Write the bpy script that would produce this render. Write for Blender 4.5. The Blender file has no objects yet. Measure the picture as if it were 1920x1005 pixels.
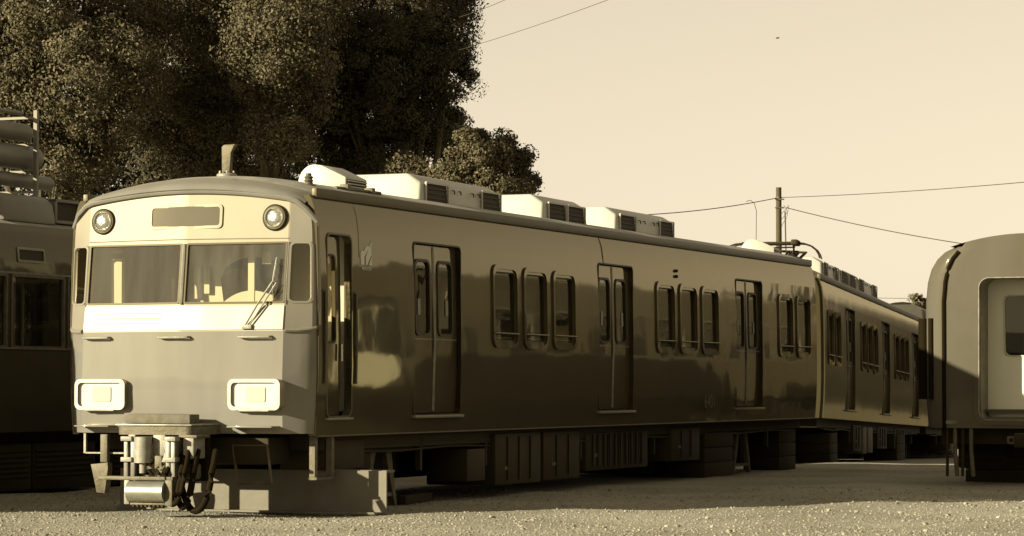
import bpy, bmesh, math, random
import numpy as np
from mathutils import Vector, Matrix

random.seed(7)
rng = np.random.default_rng(7)
scene = bpy.context.scene
COL = scene.collection
PI = math.pi

# ------------------------------------------------------------------ camera
F_PX, W_PX = 5350.0, 1920.0
cam_d = bpy.data.cameras.new('camera')
cam_d.sensor_width = 36.0
cam_d.lens = 36.0 * F_PX / W_PX
cam_d.clip_start = 0.5
cam_d.clip_end = 4000.0
cam = bpy.data.objects.new('camera', cam_d)
COL.objects.link(cam)
cam.location = (0, 0, 1.2)
cam.rotation_euler = (PI / 2 + math.atan(221.5 / F_PX), 0, 0)
scene.camera = cam

# ------------------------------------------------------------------ light
SUN_EL = math.radians(16.5)
SUN_H = Vector((0.885, 0.465)).normalized()          # horizontal way the light travels
sun_from = Vector((-SUN_H.x * math.cos(SUN_EL), -SUN_H.y * math.cos(SUN_EL), math.sin(SUN_EL)))
world = bpy.data.worlds.new('World')
scene.world = world
world.use_nodes = True
nt = world.node_tree
for n in list(nt.nodes):
    nt.nodes.remove(n)
sky = nt.nodes.new('ShaderNodeTexSky')
sky.sky_type = 'NISHITA'
sky.sun_disc = False
sky.sun_elevation = SUN_EL
sky.sun_rotation = math.atan2(sun_from.x, sun_from.y)
sky.dust_density = 0.6
bw = nt.nodes.new('ShaderNodeRGBToBW')
gm = nt.nodes.new('ShaderNodeMath'); gm.operation = 'POWER'; gm.inputs[1].default_value = 0.55
tint = nt.nodes.new('ShaderNodeMix'); tint.data_type = 'RGBA'; tint.blend_type = 'MULTIPLY'
tint.inputs[0].default_value = 1.0
tint.inputs[7].default_value = (1.0, 0.865, 0.635, 1)
bg = nt.nodes.new('ShaderNodeBackground'); bg.inputs[1].default_value = 0.139
wo = nt.nodes.new('ShaderNodeOutputWorld')
nt.links.new(sky.outputs[0], bw.inputs[0])
nt.links.new(bw.outputs[0], gm.inputs[0])
nt.links.new(gm.outputs[0], tint.inputs[6])
nt.links.new(tint.outputs[2], bg.inputs[0])
nt.links.new(bg.outputs[0], wo.inputs[0])

sun_d = bpy.data.lights.new('sun', 'SUN')
sun_d.energy = 5.0
sun_d.angle = math.radians(0.5)
sun_d.color = (1.0, 0.93, 0.73)
sun = bpy.data.objects.new('sun', sun_d)
COL.objects.link(sun)
sun.rotation_euler = (-sun_from).to_track_quat('-Z', 'Y').to_euler()
sun.location = (-20, -10, 30)

vs = scene.view_settings
vs.view_transform = 'Standard'
vs.look = 'None'
vs.gamma = 1.0
vs.use_curve_mapping = False
vs.exposure = 1.4

# ------------------------------------------------------------------ materials (the photograph is toned sepia: every colour sits on that scale)
SEP_G = [0.004, 0.02, 0.045, 0.1, 0.2, 0.4, 0.8]
def sep(g):
    a = float(np.interp(g, SEP_G, [0.60, 0.72, 0.81, 0.91, 0.94, 0.97, 1.0]))
    b = float(np.interp(g, SEP_G, [0.15, 0.26, 0.38, 0.70, 0.77, 0.79, 0.80]))
    return (g, g * a, g * b, 1.0)

MATS = {}
def mat(name, g, rough=0.5, metal=0.0, coat=0.0, spec=0.5, var=0.0, vscale=3.0, bump=0.0, bscale=40.0, wave=0.0, streak=0.0, gloss=0.06):
    if name in MATS:
        return MATS[name]
    m = bpy.data.materials.new(name)
    m.use_nodes = True
    t = m.node_tree
    b = t.nodes['Principled BSDF']
    L = t.links
    K = 0.8
    sp = lambda q: tuple(c * K for c in sep(q)[:3]) + (1.0,)
    b.inputs['Base Color'].default_value = sp(g)
    b.inputs['Roughness'].default_value = rough
    b.inputs['Metallic'].default_value = metal
    b.inputs['Specular IOR Level'].default_value = spec
    b.inputs['Specular Tint'].default_value = (1, 0.84, 0.5, 1)
    b.inputs['Coat Weight'].default_value = coat
    b.inputs['Coat Roughness'].default_value = 0.03
    b.inputs['Coat Tint'].default_value = (1, 0.9, 0.7, 1)
    b.inputs['Specular Tint'].default_value = (1, 0.84, 0.5, 1)
    tc = t.nodes.new('ShaderNodeTexCoord')
    if var > 0:
        n1 = t.nodes.new('ShaderNodeTexNoise'); n1.inputs['Scale'].default_value = vscale; n1.inputs['Detail'].default_value = 6
        mp = t.nodes.new('ShaderNodeMapping')
        mp.inputs['Scale'].default_value = (1, 1, 0.25 if streak else 1)
        L.new(tc.outputs['Object'], mp.inputs[0]); L.new(mp.outputs[0], n1.inputs[0])
        cr = t.nodes.new('ShaderNodeValToRGB')
        cr.color_ramp.elements[0].position = 0.3
        cr.color_ramp.elements[1].position = 0.7
        cr.color_ramp.elements[0].color = sp(max(0.003, g * (1 - var)))
        cr.color_ramp.elements[1].color = sp(min(0.95, g * (1 + var)))
        L.new(n1.outputs[0], cr.inputs[0]); L.new(cr.outputs[0], b.inputs['Base Color'])
        ma = t.nodes.new('ShaderNodeMapRange')
        ma.inputs[3].default_value = max(0.02, rough - 0.12 * var * 2); ma.inputs[4].default_value = min(1, rough + 0.12 * var * 2)
        L.new(n1.outputs[0], ma.inputs[0]); L.new(ma.outputs[0], b.inputs['Roughness'])
    if bump > 0 or wave > 0:
        last = None
        for st, sc, det in ((bump, bscale, 4), (wave, 1.3, 1), (wave * 0.14, 4.5, 1)):
            if st <= 0:
                continue
            n2 = t.nodes.new('ShaderNodeTexNoise'); n2.inputs['Scale'].default_value = sc; n2.inputs['Detail'].default_value = det
            bp = t.nodes.new('ShaderNodeBump'); bp.inputs['Strength'].default_value = 1.0; bp.inputs['Distance'].default_value = st
            L.new(tc.outputs['Object'], n2.inputs[0]); L.new(n2.outputs[0], bp.inputs['Height'])
            if last:
                L.new(last.outputs[0], bp.inputs['Normal'])
            last = bp
        L.new(last.outputs[0], b.inputs['Normal'])
        if wave > 0:
            L.new(last.outputs[0], b.inputs['Coat Normal'])
    if coat >= 0.35:
        b.inputs['Coat Weight'].default_value = 0.0
        out = t.nodes['Material Output']
        gl = t.nodes.new('ShaderNodeBsdfGlossy'); gl.inputs['Roughness'].default_value = gloss
        gl.inputs['Color'].default_value = (1, 0.88, 0.60, 1)
        fr = t.nodes.new('ShaderNodeFresnel'); fr.inputs[0].default_value = 1.48
        mu = t.nodes.new('ShaderNodeMath'); mu.operation = 'MULTIPLY'; mu.inputs[1].default_value = coat
        mx = t.nodes.new('ShaderNodeMixShader')
        if bump > 0 or wave > 0:
            L.new(last.outputs[0], gl.inputs['Normal'])
        L.new(fr.outputs[0], mu.inputs[0]); L.new(mu.outputs[0], mx.inputs[0])
        L.new(b.outputs[0], mx.inputs[1]); L.new(gl.outputs[0], mx.inputs[2]); L.new(mx.outputs[0], out.inputs[0])
    MATS[name] = m
    return m

def glass(name, dust_sheen, dark=0.8, dg=0.6):  # diffuse film: dusty glass, plus sky sheen painted onto the windscreens
    m = bpy.data.materials.new(name); m.use_nodes = True
    t = m.node_tree; L = t.links
    for n in list(t.nodes):
        t.nodes.remove(n)
    o = t.nodes.new('ShaderNodeOutputMaterial')
    tr = t.nodes.new('ShaderNodeBsdfTransparent'); tr.inputs[0].default_value = (dark, dark * 0.94, dark * 0.8, 1)
    gl = t.nodes.new('ShaderNodeBsdfGlossy'); gl.inputs['Roughness'].default_value = 0.01; gl.inputs['Color'].default_value = (1, 0.92, 0.7, 1)
    df = t.nodes.new('ShaderNodeBsdfDiffuse'); df.inputs[0].default_value = sep(dg)
    fr = t.nodes.new('ShaderNodeFresnel'); fr.inputs[0].default_value = 1.5
    tc = t.nodes.new('ShaderNodeTexCoord')
    mp = t.nodes.new('ShaderNodeMapping'); mp.inputs['Scale'].default_value = (9, 9, 0.9)
    ns = t.nodes.new('ShaderNodeTexNoise'); ns.inputs['Scale'].default_value = 1.0; ns.inputs['Detail'].default_value = 4
    mr = t.nodes.new('ShaderNodeMapRange'); mr.inputs[1].default_value = 0.3; mr.inputs[2].default_value = 0.75
    mr.inputs[3].default_value = dust_sheen * 0.45; mr.inputs[4].default_value = dust_sheen * 1.5
    m1 = t.nodes.new('ShaderNodeMixShader'); m2 = t.nodes.new('ShaderNodeMixShader')
    L.new(tc.outputs['Object'], mp.inputs[0]); L.new(mp.outputs[0], ns.inputs[0]); L.new(ns.outputs[0], mr.inputs[0])
    L.new(mr.outputs[0], m1.inputs[0]); L.new(tr.outputs[0], m1.inputs[1]); L.new(df.outputs[0], m1.inputs[2])
    L.new(fr.outputs[0], m2.inputs[0]); L.new(m1.outputs[0], m2.inputs[1]); L.new(gl.outputs[0], m2.inputs[2])
    L.new(m2.outputs[0], o.inputs[0])
    MATS[name] = m
    return m

mat('paint', 0.046, 0.5, coat=1.0, spec=0.06, var=0.10, vscale=1.5, wave=0.008, streak=1)
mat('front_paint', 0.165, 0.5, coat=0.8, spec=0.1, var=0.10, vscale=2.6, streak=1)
mat('pale_front', 0.195, 0.45, coat=0.3, var=0.08, vscale=3.5, streak=1)
mat('roof_paint', 0.28, 0.65, var=0.25, vscale=5.0, bump=0.003, bscale=30)
mat('gutter', 0.07, 0.5, var=0.2, vscale=4)
mat('unit_white', 0.42, 0.45, var=0.06, vscale=3.0, streak=1)
mat('stainless', 0.55, 0.24, metal=0.85, var=0.08, vscale=6)
mat('alu', 0.35, 0.34, metal=0.7, var=0.1, vscale=8)
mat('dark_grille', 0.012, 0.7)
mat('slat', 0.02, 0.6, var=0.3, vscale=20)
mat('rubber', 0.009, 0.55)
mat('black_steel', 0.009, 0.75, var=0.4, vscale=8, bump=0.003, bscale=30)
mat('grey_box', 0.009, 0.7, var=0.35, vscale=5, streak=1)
mat('light_steel', 0.22, 0.5, var=0.25, vscale=14, bump=0.003, bscale=60)
mat('mid_steel', 0.085, 0.6, var=0.35, vscale=12, bump=0.004, bscale=50)
mat('plate_steel', 0.13, 0.7, var=0.14, vscale=4, bump=0.002, bscale=25)
mat('wood', 0.1, 0.8, var=0.3, vscale=9, bump=0.004, bscale=40)
mat('interior', 0.5, 0.6, var=0.06)
mat('interior_dark', 0.035, 0.7, var=0.1)
mat('floor', 0.07, 0.6)
mat('seat', 0.05, 0.9, bump=0.002, bscale=150)
mat('curtain', 0.07, 0.9, var=0.2, vscale=5, streak=1)
mat('mark_white', 0.55, 0.6)
mat('mark_dim', 0.2, 0.6)
mat('lens', 0.35, 0.12, metal=0.6, bump=0.006, bscale=55)
mat('marker_lens', 0.34, 0.35, coat=0.6)
mat('lamp_white', 0.45, 0.4)
mat('old_paint', 0.05, 0.5, coat=0.5, spec=0.1, var=0.15, vscale=2.0, wave=0.008, streak=1)
mat('old_cream', 0.75, 0.55, coat=0.15, var=0.06, vscale=2.0, streak=1)
mat('trim', 0.18, 0.45, metal=0.4, var=0.3, vscale=10)
mat('pipe_grey', 0.15, 0.55, var=0.12, vscale=4)
mat('pole_wood', 0.06, 0.85, var=0.35, vscale=4, streak=1)
mat('wire', 0.03, 0.7)
mat('bark', 0.06, 0.9, var=0.4, vscale=5, bump=0.02, bscale=10)
mat('concrete', 0.12, 0.9, var=0.2, vscale=6, bump=0.004, bscale=30)
mat('sign_glass', 0.09, 0.05, coat=1.0, var=0.05)
mat('bird_dark', 0.03, 0.8)
mat('belt_metal', 0.24, 0.4, metal=0.2, var=0.10, vscale=5, streak=1)
mat('belt_line', 0.16, 0.5, var=0.3, vscale=6)
mat('end_paint', 0.085, 0.55, coat=0.35, spec=0.1, var=0.12, vscale=2.0, wave=0.006, streak=1)
mat('worn_paint', 0.045, 0.55, coat=0.62, gloss=0.14, spec=0.06, var=0.22, vscale=2.2, wave=0.008, streak=1)
mat('number_paint', 0.10, 0.6)
mat('hose_rubber', 0.008, 0.8, spec=0.1)
glass('window_glass', 0.03, 0.82, 0.3)
glass('windshield_glass', 0.045, 0.85, 0.3)  # dusty film, thickened to paint in hazy reflection on the left windscreen
glass('sky_sheen_glass', 0.075, 0.88, 0.4)  # heavier pale film paints sky reflection into the right windscreen
G = MATS

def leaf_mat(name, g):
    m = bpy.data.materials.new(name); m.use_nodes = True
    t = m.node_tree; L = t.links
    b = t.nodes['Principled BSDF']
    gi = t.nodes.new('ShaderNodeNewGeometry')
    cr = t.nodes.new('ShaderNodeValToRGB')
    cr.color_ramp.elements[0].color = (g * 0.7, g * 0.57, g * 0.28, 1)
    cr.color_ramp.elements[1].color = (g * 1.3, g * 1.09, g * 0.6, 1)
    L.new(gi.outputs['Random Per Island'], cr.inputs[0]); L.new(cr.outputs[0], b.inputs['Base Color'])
    b.inputs['Roughness'].default_value = 0.6
    b.inputs['Specular IOR Level'].default_value = 0.25
    b.inputs['Specular Tint'].default_value = (1, 0.85, 0.5, 1)
    MATS[name] = m
def added_blind_mat():
    m = bpy.data.materials.new('added_blind'); m.use_nodes = True
    t = m.node_tree; L = t.links; b = t.nodes['Principled BSDF']
    b.inputs['Base Color'].default_value = sep(0.5); b.inputs['Roughness'].default_value = 0.9
    tl = t.nodes.new('ShaderNodeBsdfTranslucent'); tl.inputs[0].default_value = sep(0.45)
    mx = t.nodes.new('ShaderNodeMixShader'); mx.inputs[0].default_value = 0.45
    L.new(b.outputs[0], mx.inputs[1]); L.new(tl.outputs[0], mx.inputs[2]); L.new(mx.outputs[0], t.nodes['Material Output'].inputs[0])
    MATS['added_blind'] = m
added_blind_mat()
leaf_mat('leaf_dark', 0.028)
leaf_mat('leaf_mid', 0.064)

# ------------------------------------------------------------------ mesh helpers
class MB:
    def __init__(self):
        self.bm = bmesh.new()
    def quad(self, *pts):
        vs_ = [self.bm.verts.new(p) for p in pts]
        return self.bm.faces.new(vs_)
    def poly(self, pts):
        return self.bm.faces.new([self.bm.verts.new(p) for p in pts])
    def box(self, x0, x1, y0, y1, z0, z1, bev=0.0, rot=None):
        c = ((x0 + x1) / 2, (y0 + y1) / 2, (z0 + z1) / 2)
        mtx = Matrix.Translation(c)
        if rot is not None:
            mtx = mtx @ rot
        mtx = mtx @ Matrix.Diagonal((abs(x1 - x0), abs(y1 - y0), abs(z1 - z0), 1))
        r = bmesh.ops.create_cube(self.bm, size=1.0, matrix=mtx)
        if bev > 0:
            es = list({e for v in r['verts'] for e in v.link_edges})
            bmesh.ops.bevel(self.bm, geom=es, offset=bev, segments=2, affect='EDGES', profile=0.5)
        return self
    def prism(self, prof, axis, a0, a1, bev=0.0):
        """closed profile (list of 2D) extruded along axis 'x','y','z'"""
        def P(p, a):
            return {'x': (a, p[0], p[1]), 'y': (p[0], a, p[1]), 'z': (p[0], p[1], a)}[axis]
        A = [self.bm.verts.new(P(p, a0)) for p in prof]
        B = [self.bm.verts.new(P(p, a1)) for p in prof]
        fs = [self.bm.faces.new(A), self.bm.faces.new(B[::-1])]
        n = len(prof)
        for i in range(n):
            fs.append(self.bm.faces.new((A[i], B[i], B[(i + 1) % n], A[(i + 1) % n])))
        if bev > 0:
            es = list({e for f in fs for e in f.edges})
            bmesh.ops.bevel(self.bm, geom=es, offset=bev, segments=2, affect='EDGES', profile=0.5)
        return self
    def tube(self, pts, r, n=8, caps=True, r1=None):
        pts = [Vector(p) for p in pts]
        rings = []
        N = len(pts)
        for i, p in enumerate(pts):
            d = (pts[min(i + 1, N - 1)] - pts[max(i - 1, 0)]).normalized()
            up = Vector((0, 0, 1)) if abs(d.z) < 0.95 else Vector((1, 0, 0))
            a = d.cross(up).normalized(); b = d.cross(a).normalized()
            rr = r if r1 is None else r + (r1 - r) * i / (N - 1)
            rings.append([self.bm.verts.new(p + (a * math.cos(2 * PI * k / n) + b * math.sin(2 * PI * k / n)) * rr) for k in range(n)])
        for i in range(N - 1):
            for k in range(n):
                f = self.bm.faces.new((rings[i][k], rings[i + 1][k], rings[i + 1][(k + 1) % n], rings[i][(k + 1) % n]))
                f.smooth = True
        if caps:
            self.bm.faces.new(rings[0][::-1]); self.bm.faces.new(rings[-1])
        return self
    def lathe(self, prof, c, axis=(0, 0, 1), n=20):
        """prof: (radius, height along axis)"""
        q = Vector((0, 0, 1)).rotation_difference(Vector(axis).normalized())
        rings = []
        for r, h in prof:
            rings.append([self.bm.verts.new(Vector(c) + q @ Vector((r * math.cos(2 * PI * k / n), r * math.sin(2 * PI * k / n), h))) for k in range(n)])
        for i in range(len(prof) - 1):
            for k in range(n):
                f = self.bm.faces.new((rings[i][k], rings[i][(k + 1) % n], rings[i + 1][(k + 1) % n], rings[i + 1][k]))
                f.smooth = True
        self.bm.faces.new(rings[0][::-1]); self.bm.faces.new(rings[-1])
        return self
    def wall(self, P, al, bl, holes, th):
        """sheet with rectangular holes mapped by P(a,b,d): outer face, inner face, reveals"""
        al = sorted(set(round(a, 4) for a in al)); bl = sorted(set(round(b, 4) for b in bl))
        inh = lambda a, b: any(h[0] < a < h[1] and h[2] < b < h[3] for h in holes)
        V = {}
        def v(i, j, d):
            k = (i, j, d)
            if k not in V:
                V[k] = self.bm.verts.new(P(al[i], bl[j], d))
            return V[k]
        na, nb = len(al) - 1, len(bl) - 1
        solid = [[not inh((al[i] + al[i + 1]) / 2, (bl[j] + bl[j + 1]) / 2) for j in range(nb)] for i in range(na)]
        for i in range(na):
            for j in range(nb):
                if not solid[i][j]:
                    continue
                f = self.bm.faces.new((v(i, j, 0), v(i + 1, j, 0), v(i + 1, j + 1, 0), v(i, j + 1, 0))); f.smooth = True
                f = self.bm.faces.new((v(i, j, -th), v(i, j + 1, -th), v(i + 1, j + 1, -th), v(i + 1, j, -th))); f.smooth = True
                for di, dj, e in ((-1, 0, ((i, j), (i, j + 1))), (1, 0, ((i + 1, j), (i + 1, j + 1))), (0, -1, ((i, j), (i + 1, j))), (0, 1, ((i, j + 1), (i + 1, j + 1)))):
                    ii, jj = i + di, j + dj
                    if not (0 <= ii < na and 0 <= jj < nb) or not solid[ii][jj]:
                        (p, q) = e
                        A = [self.bm.verts.new(P(al[p[0]], bl[p[1]], 0)), self.bm.verts.new(P(al[q[0]], bl[q[1]], 0)),
                             self.bm.verts.new(P(al[q[0]], bl[q[1]], -th)), self.bm.verts.new(P(al[p[0]], bl[p[1]], -th))]
                        self.bm.faces.new(A)
        return self
    def ring(self, P, rc, r, inset, r2, d0, d1, d2=None, seg=5):
        """rounded frame: outer loop at d0, raised to d1, inner loop at d1 and down to d2"""
        d2 = d0 if d2 is None else d2
        o = rr(rc, r, seg)
        i_ = rr((rc[0] + inset, rc[1] - inset, rc[2] + inset, rc[3] - inset), r2, seg)
        loops = [[self.bm.verts.new(P(a, b, d)) for a, b in lp] for lp, d in ((o, d0), (o, d1), (i_, d1), (i_, d2))]
        n = len(o)
        for q in range(3):
            for k in range(n):
                self.bm.faces.new((loops[q][k], loops[q][(k + 1) % n], loops[q + 1][(k + 1) % n], loops[q + 1][k]))
        return self
    def pane(self, P, rc, r, d, seg=5, cols=4):
        pts = rr(rc, r, seg)
        c = self.bm.verts.new(P((rc[0] + rc[1]) / 2, (rc[2] + rc[3]) / 2, d))
        vs_ = [self.bm.verts.new(P(a, b, d)) for a, b in pts]
        for k in range(len(vs_)):
            self.bm.faces.new((c, vs_[k], vs_[(k + 1) % len(vs_)])).smooth = True
        return self
    def slab(self, P, rc, r, d0, d1, seg=4):
        """solid rounded plate between depths d0 and d1"""
        pts = rr(rc, r, seg)
        A = [self.bm.verts.new(P(a, b, d0)) for a, b in pts]; B = [self.bm.verts.new(P(a, b, d1)) for a, b in pts]
        n = len(pts)
        self.bm.faces.new(A[::-1]); self.bm.faces.new(B)
        for k in range(n):
            self.bm.faces.new((A[k], A[(k + 1) % n], B[(k + 1) % n], B[k]))
        return self
    def build(self, name, material, parent=None, weld=True, loc=None):
        if weld:
            bmesh.ops.remove_doubles(self.bm, verts=self.bm.verts, dist=0.0004)
        bmesh.ops.recalc_face_normals(self.bm, faces=self.bm.faces)
        me = bpy.data.meshes.new(name)
        self.bm.to_mesh(me); self.bm.free()
        me.materials.append(MATS[material])
        me.set_sharp_from_angle(angle=math.radians(32))
        return link(name, me, parent, loc)

def rr(rc, r, seg):
    a0, a1, b0, b1 = rc
    out = []
    for ca, cb, s in ((a1 - r, b1 - r, 0), (a0 + r, b1 - r, 1), (a0 + r, b0 + r, 2), (a1 - r, b0 + r, 3)):
        for k in range(seg + 1):
            t = PI / 2 * (s + k / seg)
            out.append((ca + r * math.cos(t), cb + r * math.sin(t)))
    return out

def link(name, me, parent=None, loc=None):
    o = bpy.data.objects.new(name, me)
    COL.objects.link(o)
    if parent is not None:
        o.parent = parent
    if loc is not None:
        o.location = loc
    return o

def tag(o, label=None, cat=None, group=None, kind=None):
    if label: o['label'] = label
    if cat: o['category'] = cat
    if group: o['group'] = group
    if kind: o['kind'] = kind
    return o

def empty(name, loc=(0, 0, 0), rz=0.0, rx=0.0):
    o = bpy.data.objects.new(name, None)
    COL.objects.link(o)
    o.empty_display_size = 0.2
    o.location = loc
    o.rotation_euler = (rx, 0, rz)
    return o

def copy_part(o, parent, loc):
    c = o.copy(); COL.objects.link(c); c.parent = parent; c.location = loc
    for ch in [k for k in COL.objects if k.parent == o]:
        d = ch.copy(); COL.objects.link(d); d.parent = c
    return c

def copy_tree(o, parent=None):
    c = o.copy(); COL.objects.link(c); c.parent = parent
    for ch in [k for k in COL.objects if k.parent == o]:
        copy_tree(ch, c)
    return c

def frange(a, b, st):
    n = max(1, int(round((b - a) / st)))
    return [a + (b - a) * i / n for i in range(n + 1)]

def text_part(txt, size, name, material, parent, mtx, depth=0.003):
    cu = bpy.data.curves.new(name, 'FONT')
    cu.body = txt; cu.size = size; cu.extrude = depth; cu.align_x = 'CENTER'
    ob = bpy.data.objects.new(name, cu); COL.objects.link(ob)
    bpy.context.view_layer.update()
    me = bpy.data.meshes.new_from_object(ob)
    bpy.data.objects.remove(ob); bpy.data.curves.remove(cu)
    me.name = name
    me.transform(mtx)
    me.materials.clear(); me.materials.append(MATS[material])
    return link(name, me, parent)

# ------------------------------------------------------------------ setting: ground, hills
def fall(y):
    return -0.07 - (0.021 * max(0.0, y - 46.0) if y < 120 else 0.021 * 74)

def ground_mat():
    m = bpy.data.materials.new('gravel_ground'); m.use_nodes = True
    t = m.node_tree; L = t.links; b = t.nodes['Principled BSDF']
    tc = t.nodes.new('ShaderNodeTexCoord')
    def noise(sc, det=8):
        n = t.nodes.new('ShaderNodeTexNoise'); n.inputs['Scale'].default_value = sc; n.inputs['Detail'].default_value = det
        L.new(tc.outputs['Object'], n.inputs[0]); return n
    a = noise(0.5); c = noise(14.0); v = t.nodes.new('ShaderNodeTexVoronoi'); v.inputs['Scale'].default_value = 38.0
    L.new(tc.outputs['Object'], v.inputs[0])
    mx = t.nodes.new('ShaderNodeMix'); mx.data_type = 'FLOAT'; mx.inputs[0].default_value = 0.55
    L.new(a.outputs[0], mx.inputs[2]); L.new(c.outputs[0], mx.inputs[3])
    cr = t.nodes.new('ShaderNodeValToRGB')
    cr.color_ramp.elements[0].position = 0.37; cr.color_ramp.elements[0].color = (0.17, 0.153, 0.108, 1)
    cr.color_ramp.elements[1].position = 0.65; cr.color_ramp.elements[1].color = (0.33, 0.305, 0.225, 1)
    L.new(mx.outputs[0], cr.inputs[0]); L.new(cr.outputs[0], b.inputs['Base Color'])
    b.inputs['Roughness'].default_value = 0.95
    b.inputs['Specular IOR Level'].default_value = 0.15
    b1 = t.nodes.new('ShaderNodeBump'); b1.inputs['Distance'].default_value = 0.02
    b2 = t.nodes.new('ShaderNodeBump'); b2.inputs['Distance'].default_value = 0.012
    L.new(c.outputs[0], b1.inputs['Height']); L.new(v.outputs['Distance'], b2.inputs['Height'])
    L.new(b1.outputs[0], b2.inputs['Normal']); L.new(b2.outputs[0], b.inputs['Normal'])
    MATS['gravel_ground'] = m
ground_mat()

def gz(x, y):
    return fall(y) + 0.018 * math.sin(x * 1.3 + y * 0.7) * math.sin(y * 0.9 - x * 0.4) + 0.008 * math.sin(3.1 * x + 1.7 * y)

xs = [-900, -300, -120, -60, -30] + frange(-16, 16, 0.32) + [30, 60, 120, 300, 900]
ys = [-900, -300, -100, -30, 0, 10] + frange(18, 50, 0.32) + frange(52, 120, 4) + [200, 400, 900, 2000]
V = [(x, y, gz(x, y) if 18 <= y <= 50 and abs(x) <= 16 else fall(y)) for y in ys for x in xs]
nx = len(xs)
Fc = [(j * nx + i, j * nx + i + 1, (j + 1) * nx + i + 1, (j + 1) * nx + i) for j in range(len(ys) - 1) for i in range(nx - 1)]
me = bpy.data.meshes.new('ground'); me.from_pydata(V, [], Fc); me.materials.append(G['gravel_ground'])
me.shade_smooth()
tag(link('ground', me), kind='structure')

# low wooded hills all round, off behind the camera, that the paint and glass mirror
def hill_ring():
    m = mat('hill', 0.03, 0.95, var=0.5, vscale=0.08)
    n = 260
    V, Fc = [], []
    for k in range(n):
        a = 2 * PI * k / n
        # straight ahead of the lens the land stays low
        ahead = max(0.0, math.cos(a))
        h = 15 + 6 * math.sin(3 * a + 1) + 3 * math.sin(11 * a) + 2.0 * math.sin(29 * a + 2) + 1.2 * random.random()
        h *= (1 - 0.97 * ahead ** 1.3) if ahead > 0 else 1
        R = 330
        for r, z in ((R, -3), (R + 25, h * 0.6), (R + 60, h * 0.92 + random.random()), (R + 90, h), (R + 180, -3)):
            V.append((r * math.sin(a), r * math.cos(a), z))
    for k in range(n):
        for q in range(4):
            Fc.append((k * 5 + q, ((k + 1) % n) * 5 + q, ((k + 1) % n) * 5 + q + 1, k * 5 + q + 1))
    me = bpy.data.meshes.new('hills'); me.from_pydata(V, [], Fc); me.materials.append(m)
    tag(link('hills', me), kind='structure')
hill_ring()

# loose gravel lying on the ground, too many to count
def gravel():
    protos = []
    for q in range(6):
        b = bmesh.new(); bmesh.ops.create_icosphere(b, subdivisions=1, radius=1.0)
        for v in b.verts:
            v.co *= 0.7 + 0.6 * random.random(); v.co.z *= 0.7
        protos.append((np.array([v.co[:] for v in b.verts]), np.array([[v.index for v in f.verts] for f in b.faces])))
        b.free()
    N = 12000
    PV, PF = [], []; off = 0
    for i in range(N):
        y = 22.6 + 13.0 * random.random() ** 1.6
        half = 0.19 * y
        x = random.uniform(-half, half)
        s = 0.006 + 0.008 * random.random() ** 2 + (0.02 * random.random() if random.random() < 0.03 else 0)
        v, f = protos[i % 6]
        a = random.random() * 6.28; ca, sa = math.cos(a), math.sin(a)
        q = v * s
        q = np.stack([q[:, 0] * ca - q[:, 1] * sa + x, q[:, 0] * sa + q[:, 1] * ca + y, q[:, 2] + gz(x, y) + s * 0.3], 1)
        PV.append(q); PF.append(f + off); off += len(v)
    me = bpy.data.meshes.new('gravel'); me.from_pydata(np.concatenate(PV).tolist(), [], np.concatenate(PF).tolist())
    m = bpy.data.materials.new('pebble'); m.use_nodes = True
    t = m.node_tree; b = t.nodes['Principled BSDF']; b.inputs['Roughness'].default_value = 0.9; b.inputs['Specular IOR Level'].default_value = 0.2
    gi = t.nodes.new('ShaderNodeNewGeometry'); cr = t.nodes.new('ShaderNodeValToRGB')
    cr.color_ramp.elements[0].color = (0.14, 0.125, 0.085, 1); cr.color_ramp.elements[1].color = (0.29, 0.268, 0.198, 1)
    t.links.new(gi.outputs['Random Per Island'], cr.inputs[0]); t.links.new(cr.outputs[0], b.inputs['Base Color'])
    me.materials.append(m)
    tag(link('gravel', me), 'loose pale gravel scattered over the yard in front of the railcars', 'gravel', kind='stuff')
gravel()

# ------------------------------------------------------------------ railcars
PHI = math.radians(22.09)
R1 = Vector((-3.187, 28.453, 0))
LEN = 17.6
AX = Vector((math.sin(PHI), math.cos(PHI), 0)); LT = Vector((math.cos(PHI), -math.sin(PHI), 0))

HWT = [(0.5, 1.345), (0.71, 1.362), (1.0, 1.385), (1.35, 1.398), (1.9, 1.396), (2.4, 1.388), (2.75, 1.375), (2.92, 1.352), (3.03, 1.318), (3.12, 1.27), (3.3, 1.2)]
def hw(w, T=HWT):
    for (a, x), (b, y) in zip(T, T[1:]):
        if w <= b:
            return x + (y - x) * (w - a) / (b - a)
    return T[-1][1]
PR = lambda u, w, d=0: (hw(w) + d, u, w)
PL = lambda u, w, d=0: (-hw(w) - d, u, w)
WL = [0.714, 0.85, 1.0, 1.2, 1.4, 1.7, 2.0, 2.3, 2.6, 2.75, 2.85, 2.92, 2.98, 3.03, 3.08]

WIN_W, WIN_B, WIN_T = 0.385, 1.632, 2.575
DOOR_B, DOOR_T = 0.905, 2.712
doors1 = [(2.313, 3.556), (7.913, 9.156), (13.513, 14.756)]
wins1 = [4.83, 5.765, 6.70, 10.42, 11.36, 12.30, 15.93, 16.87]

CROWN = [0.215]
def roof_z(v, R=1.285):
    return 3.13 + CROWN[0] * max(0.0, 1 - (abs(v) / R) ** 2.2)

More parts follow.
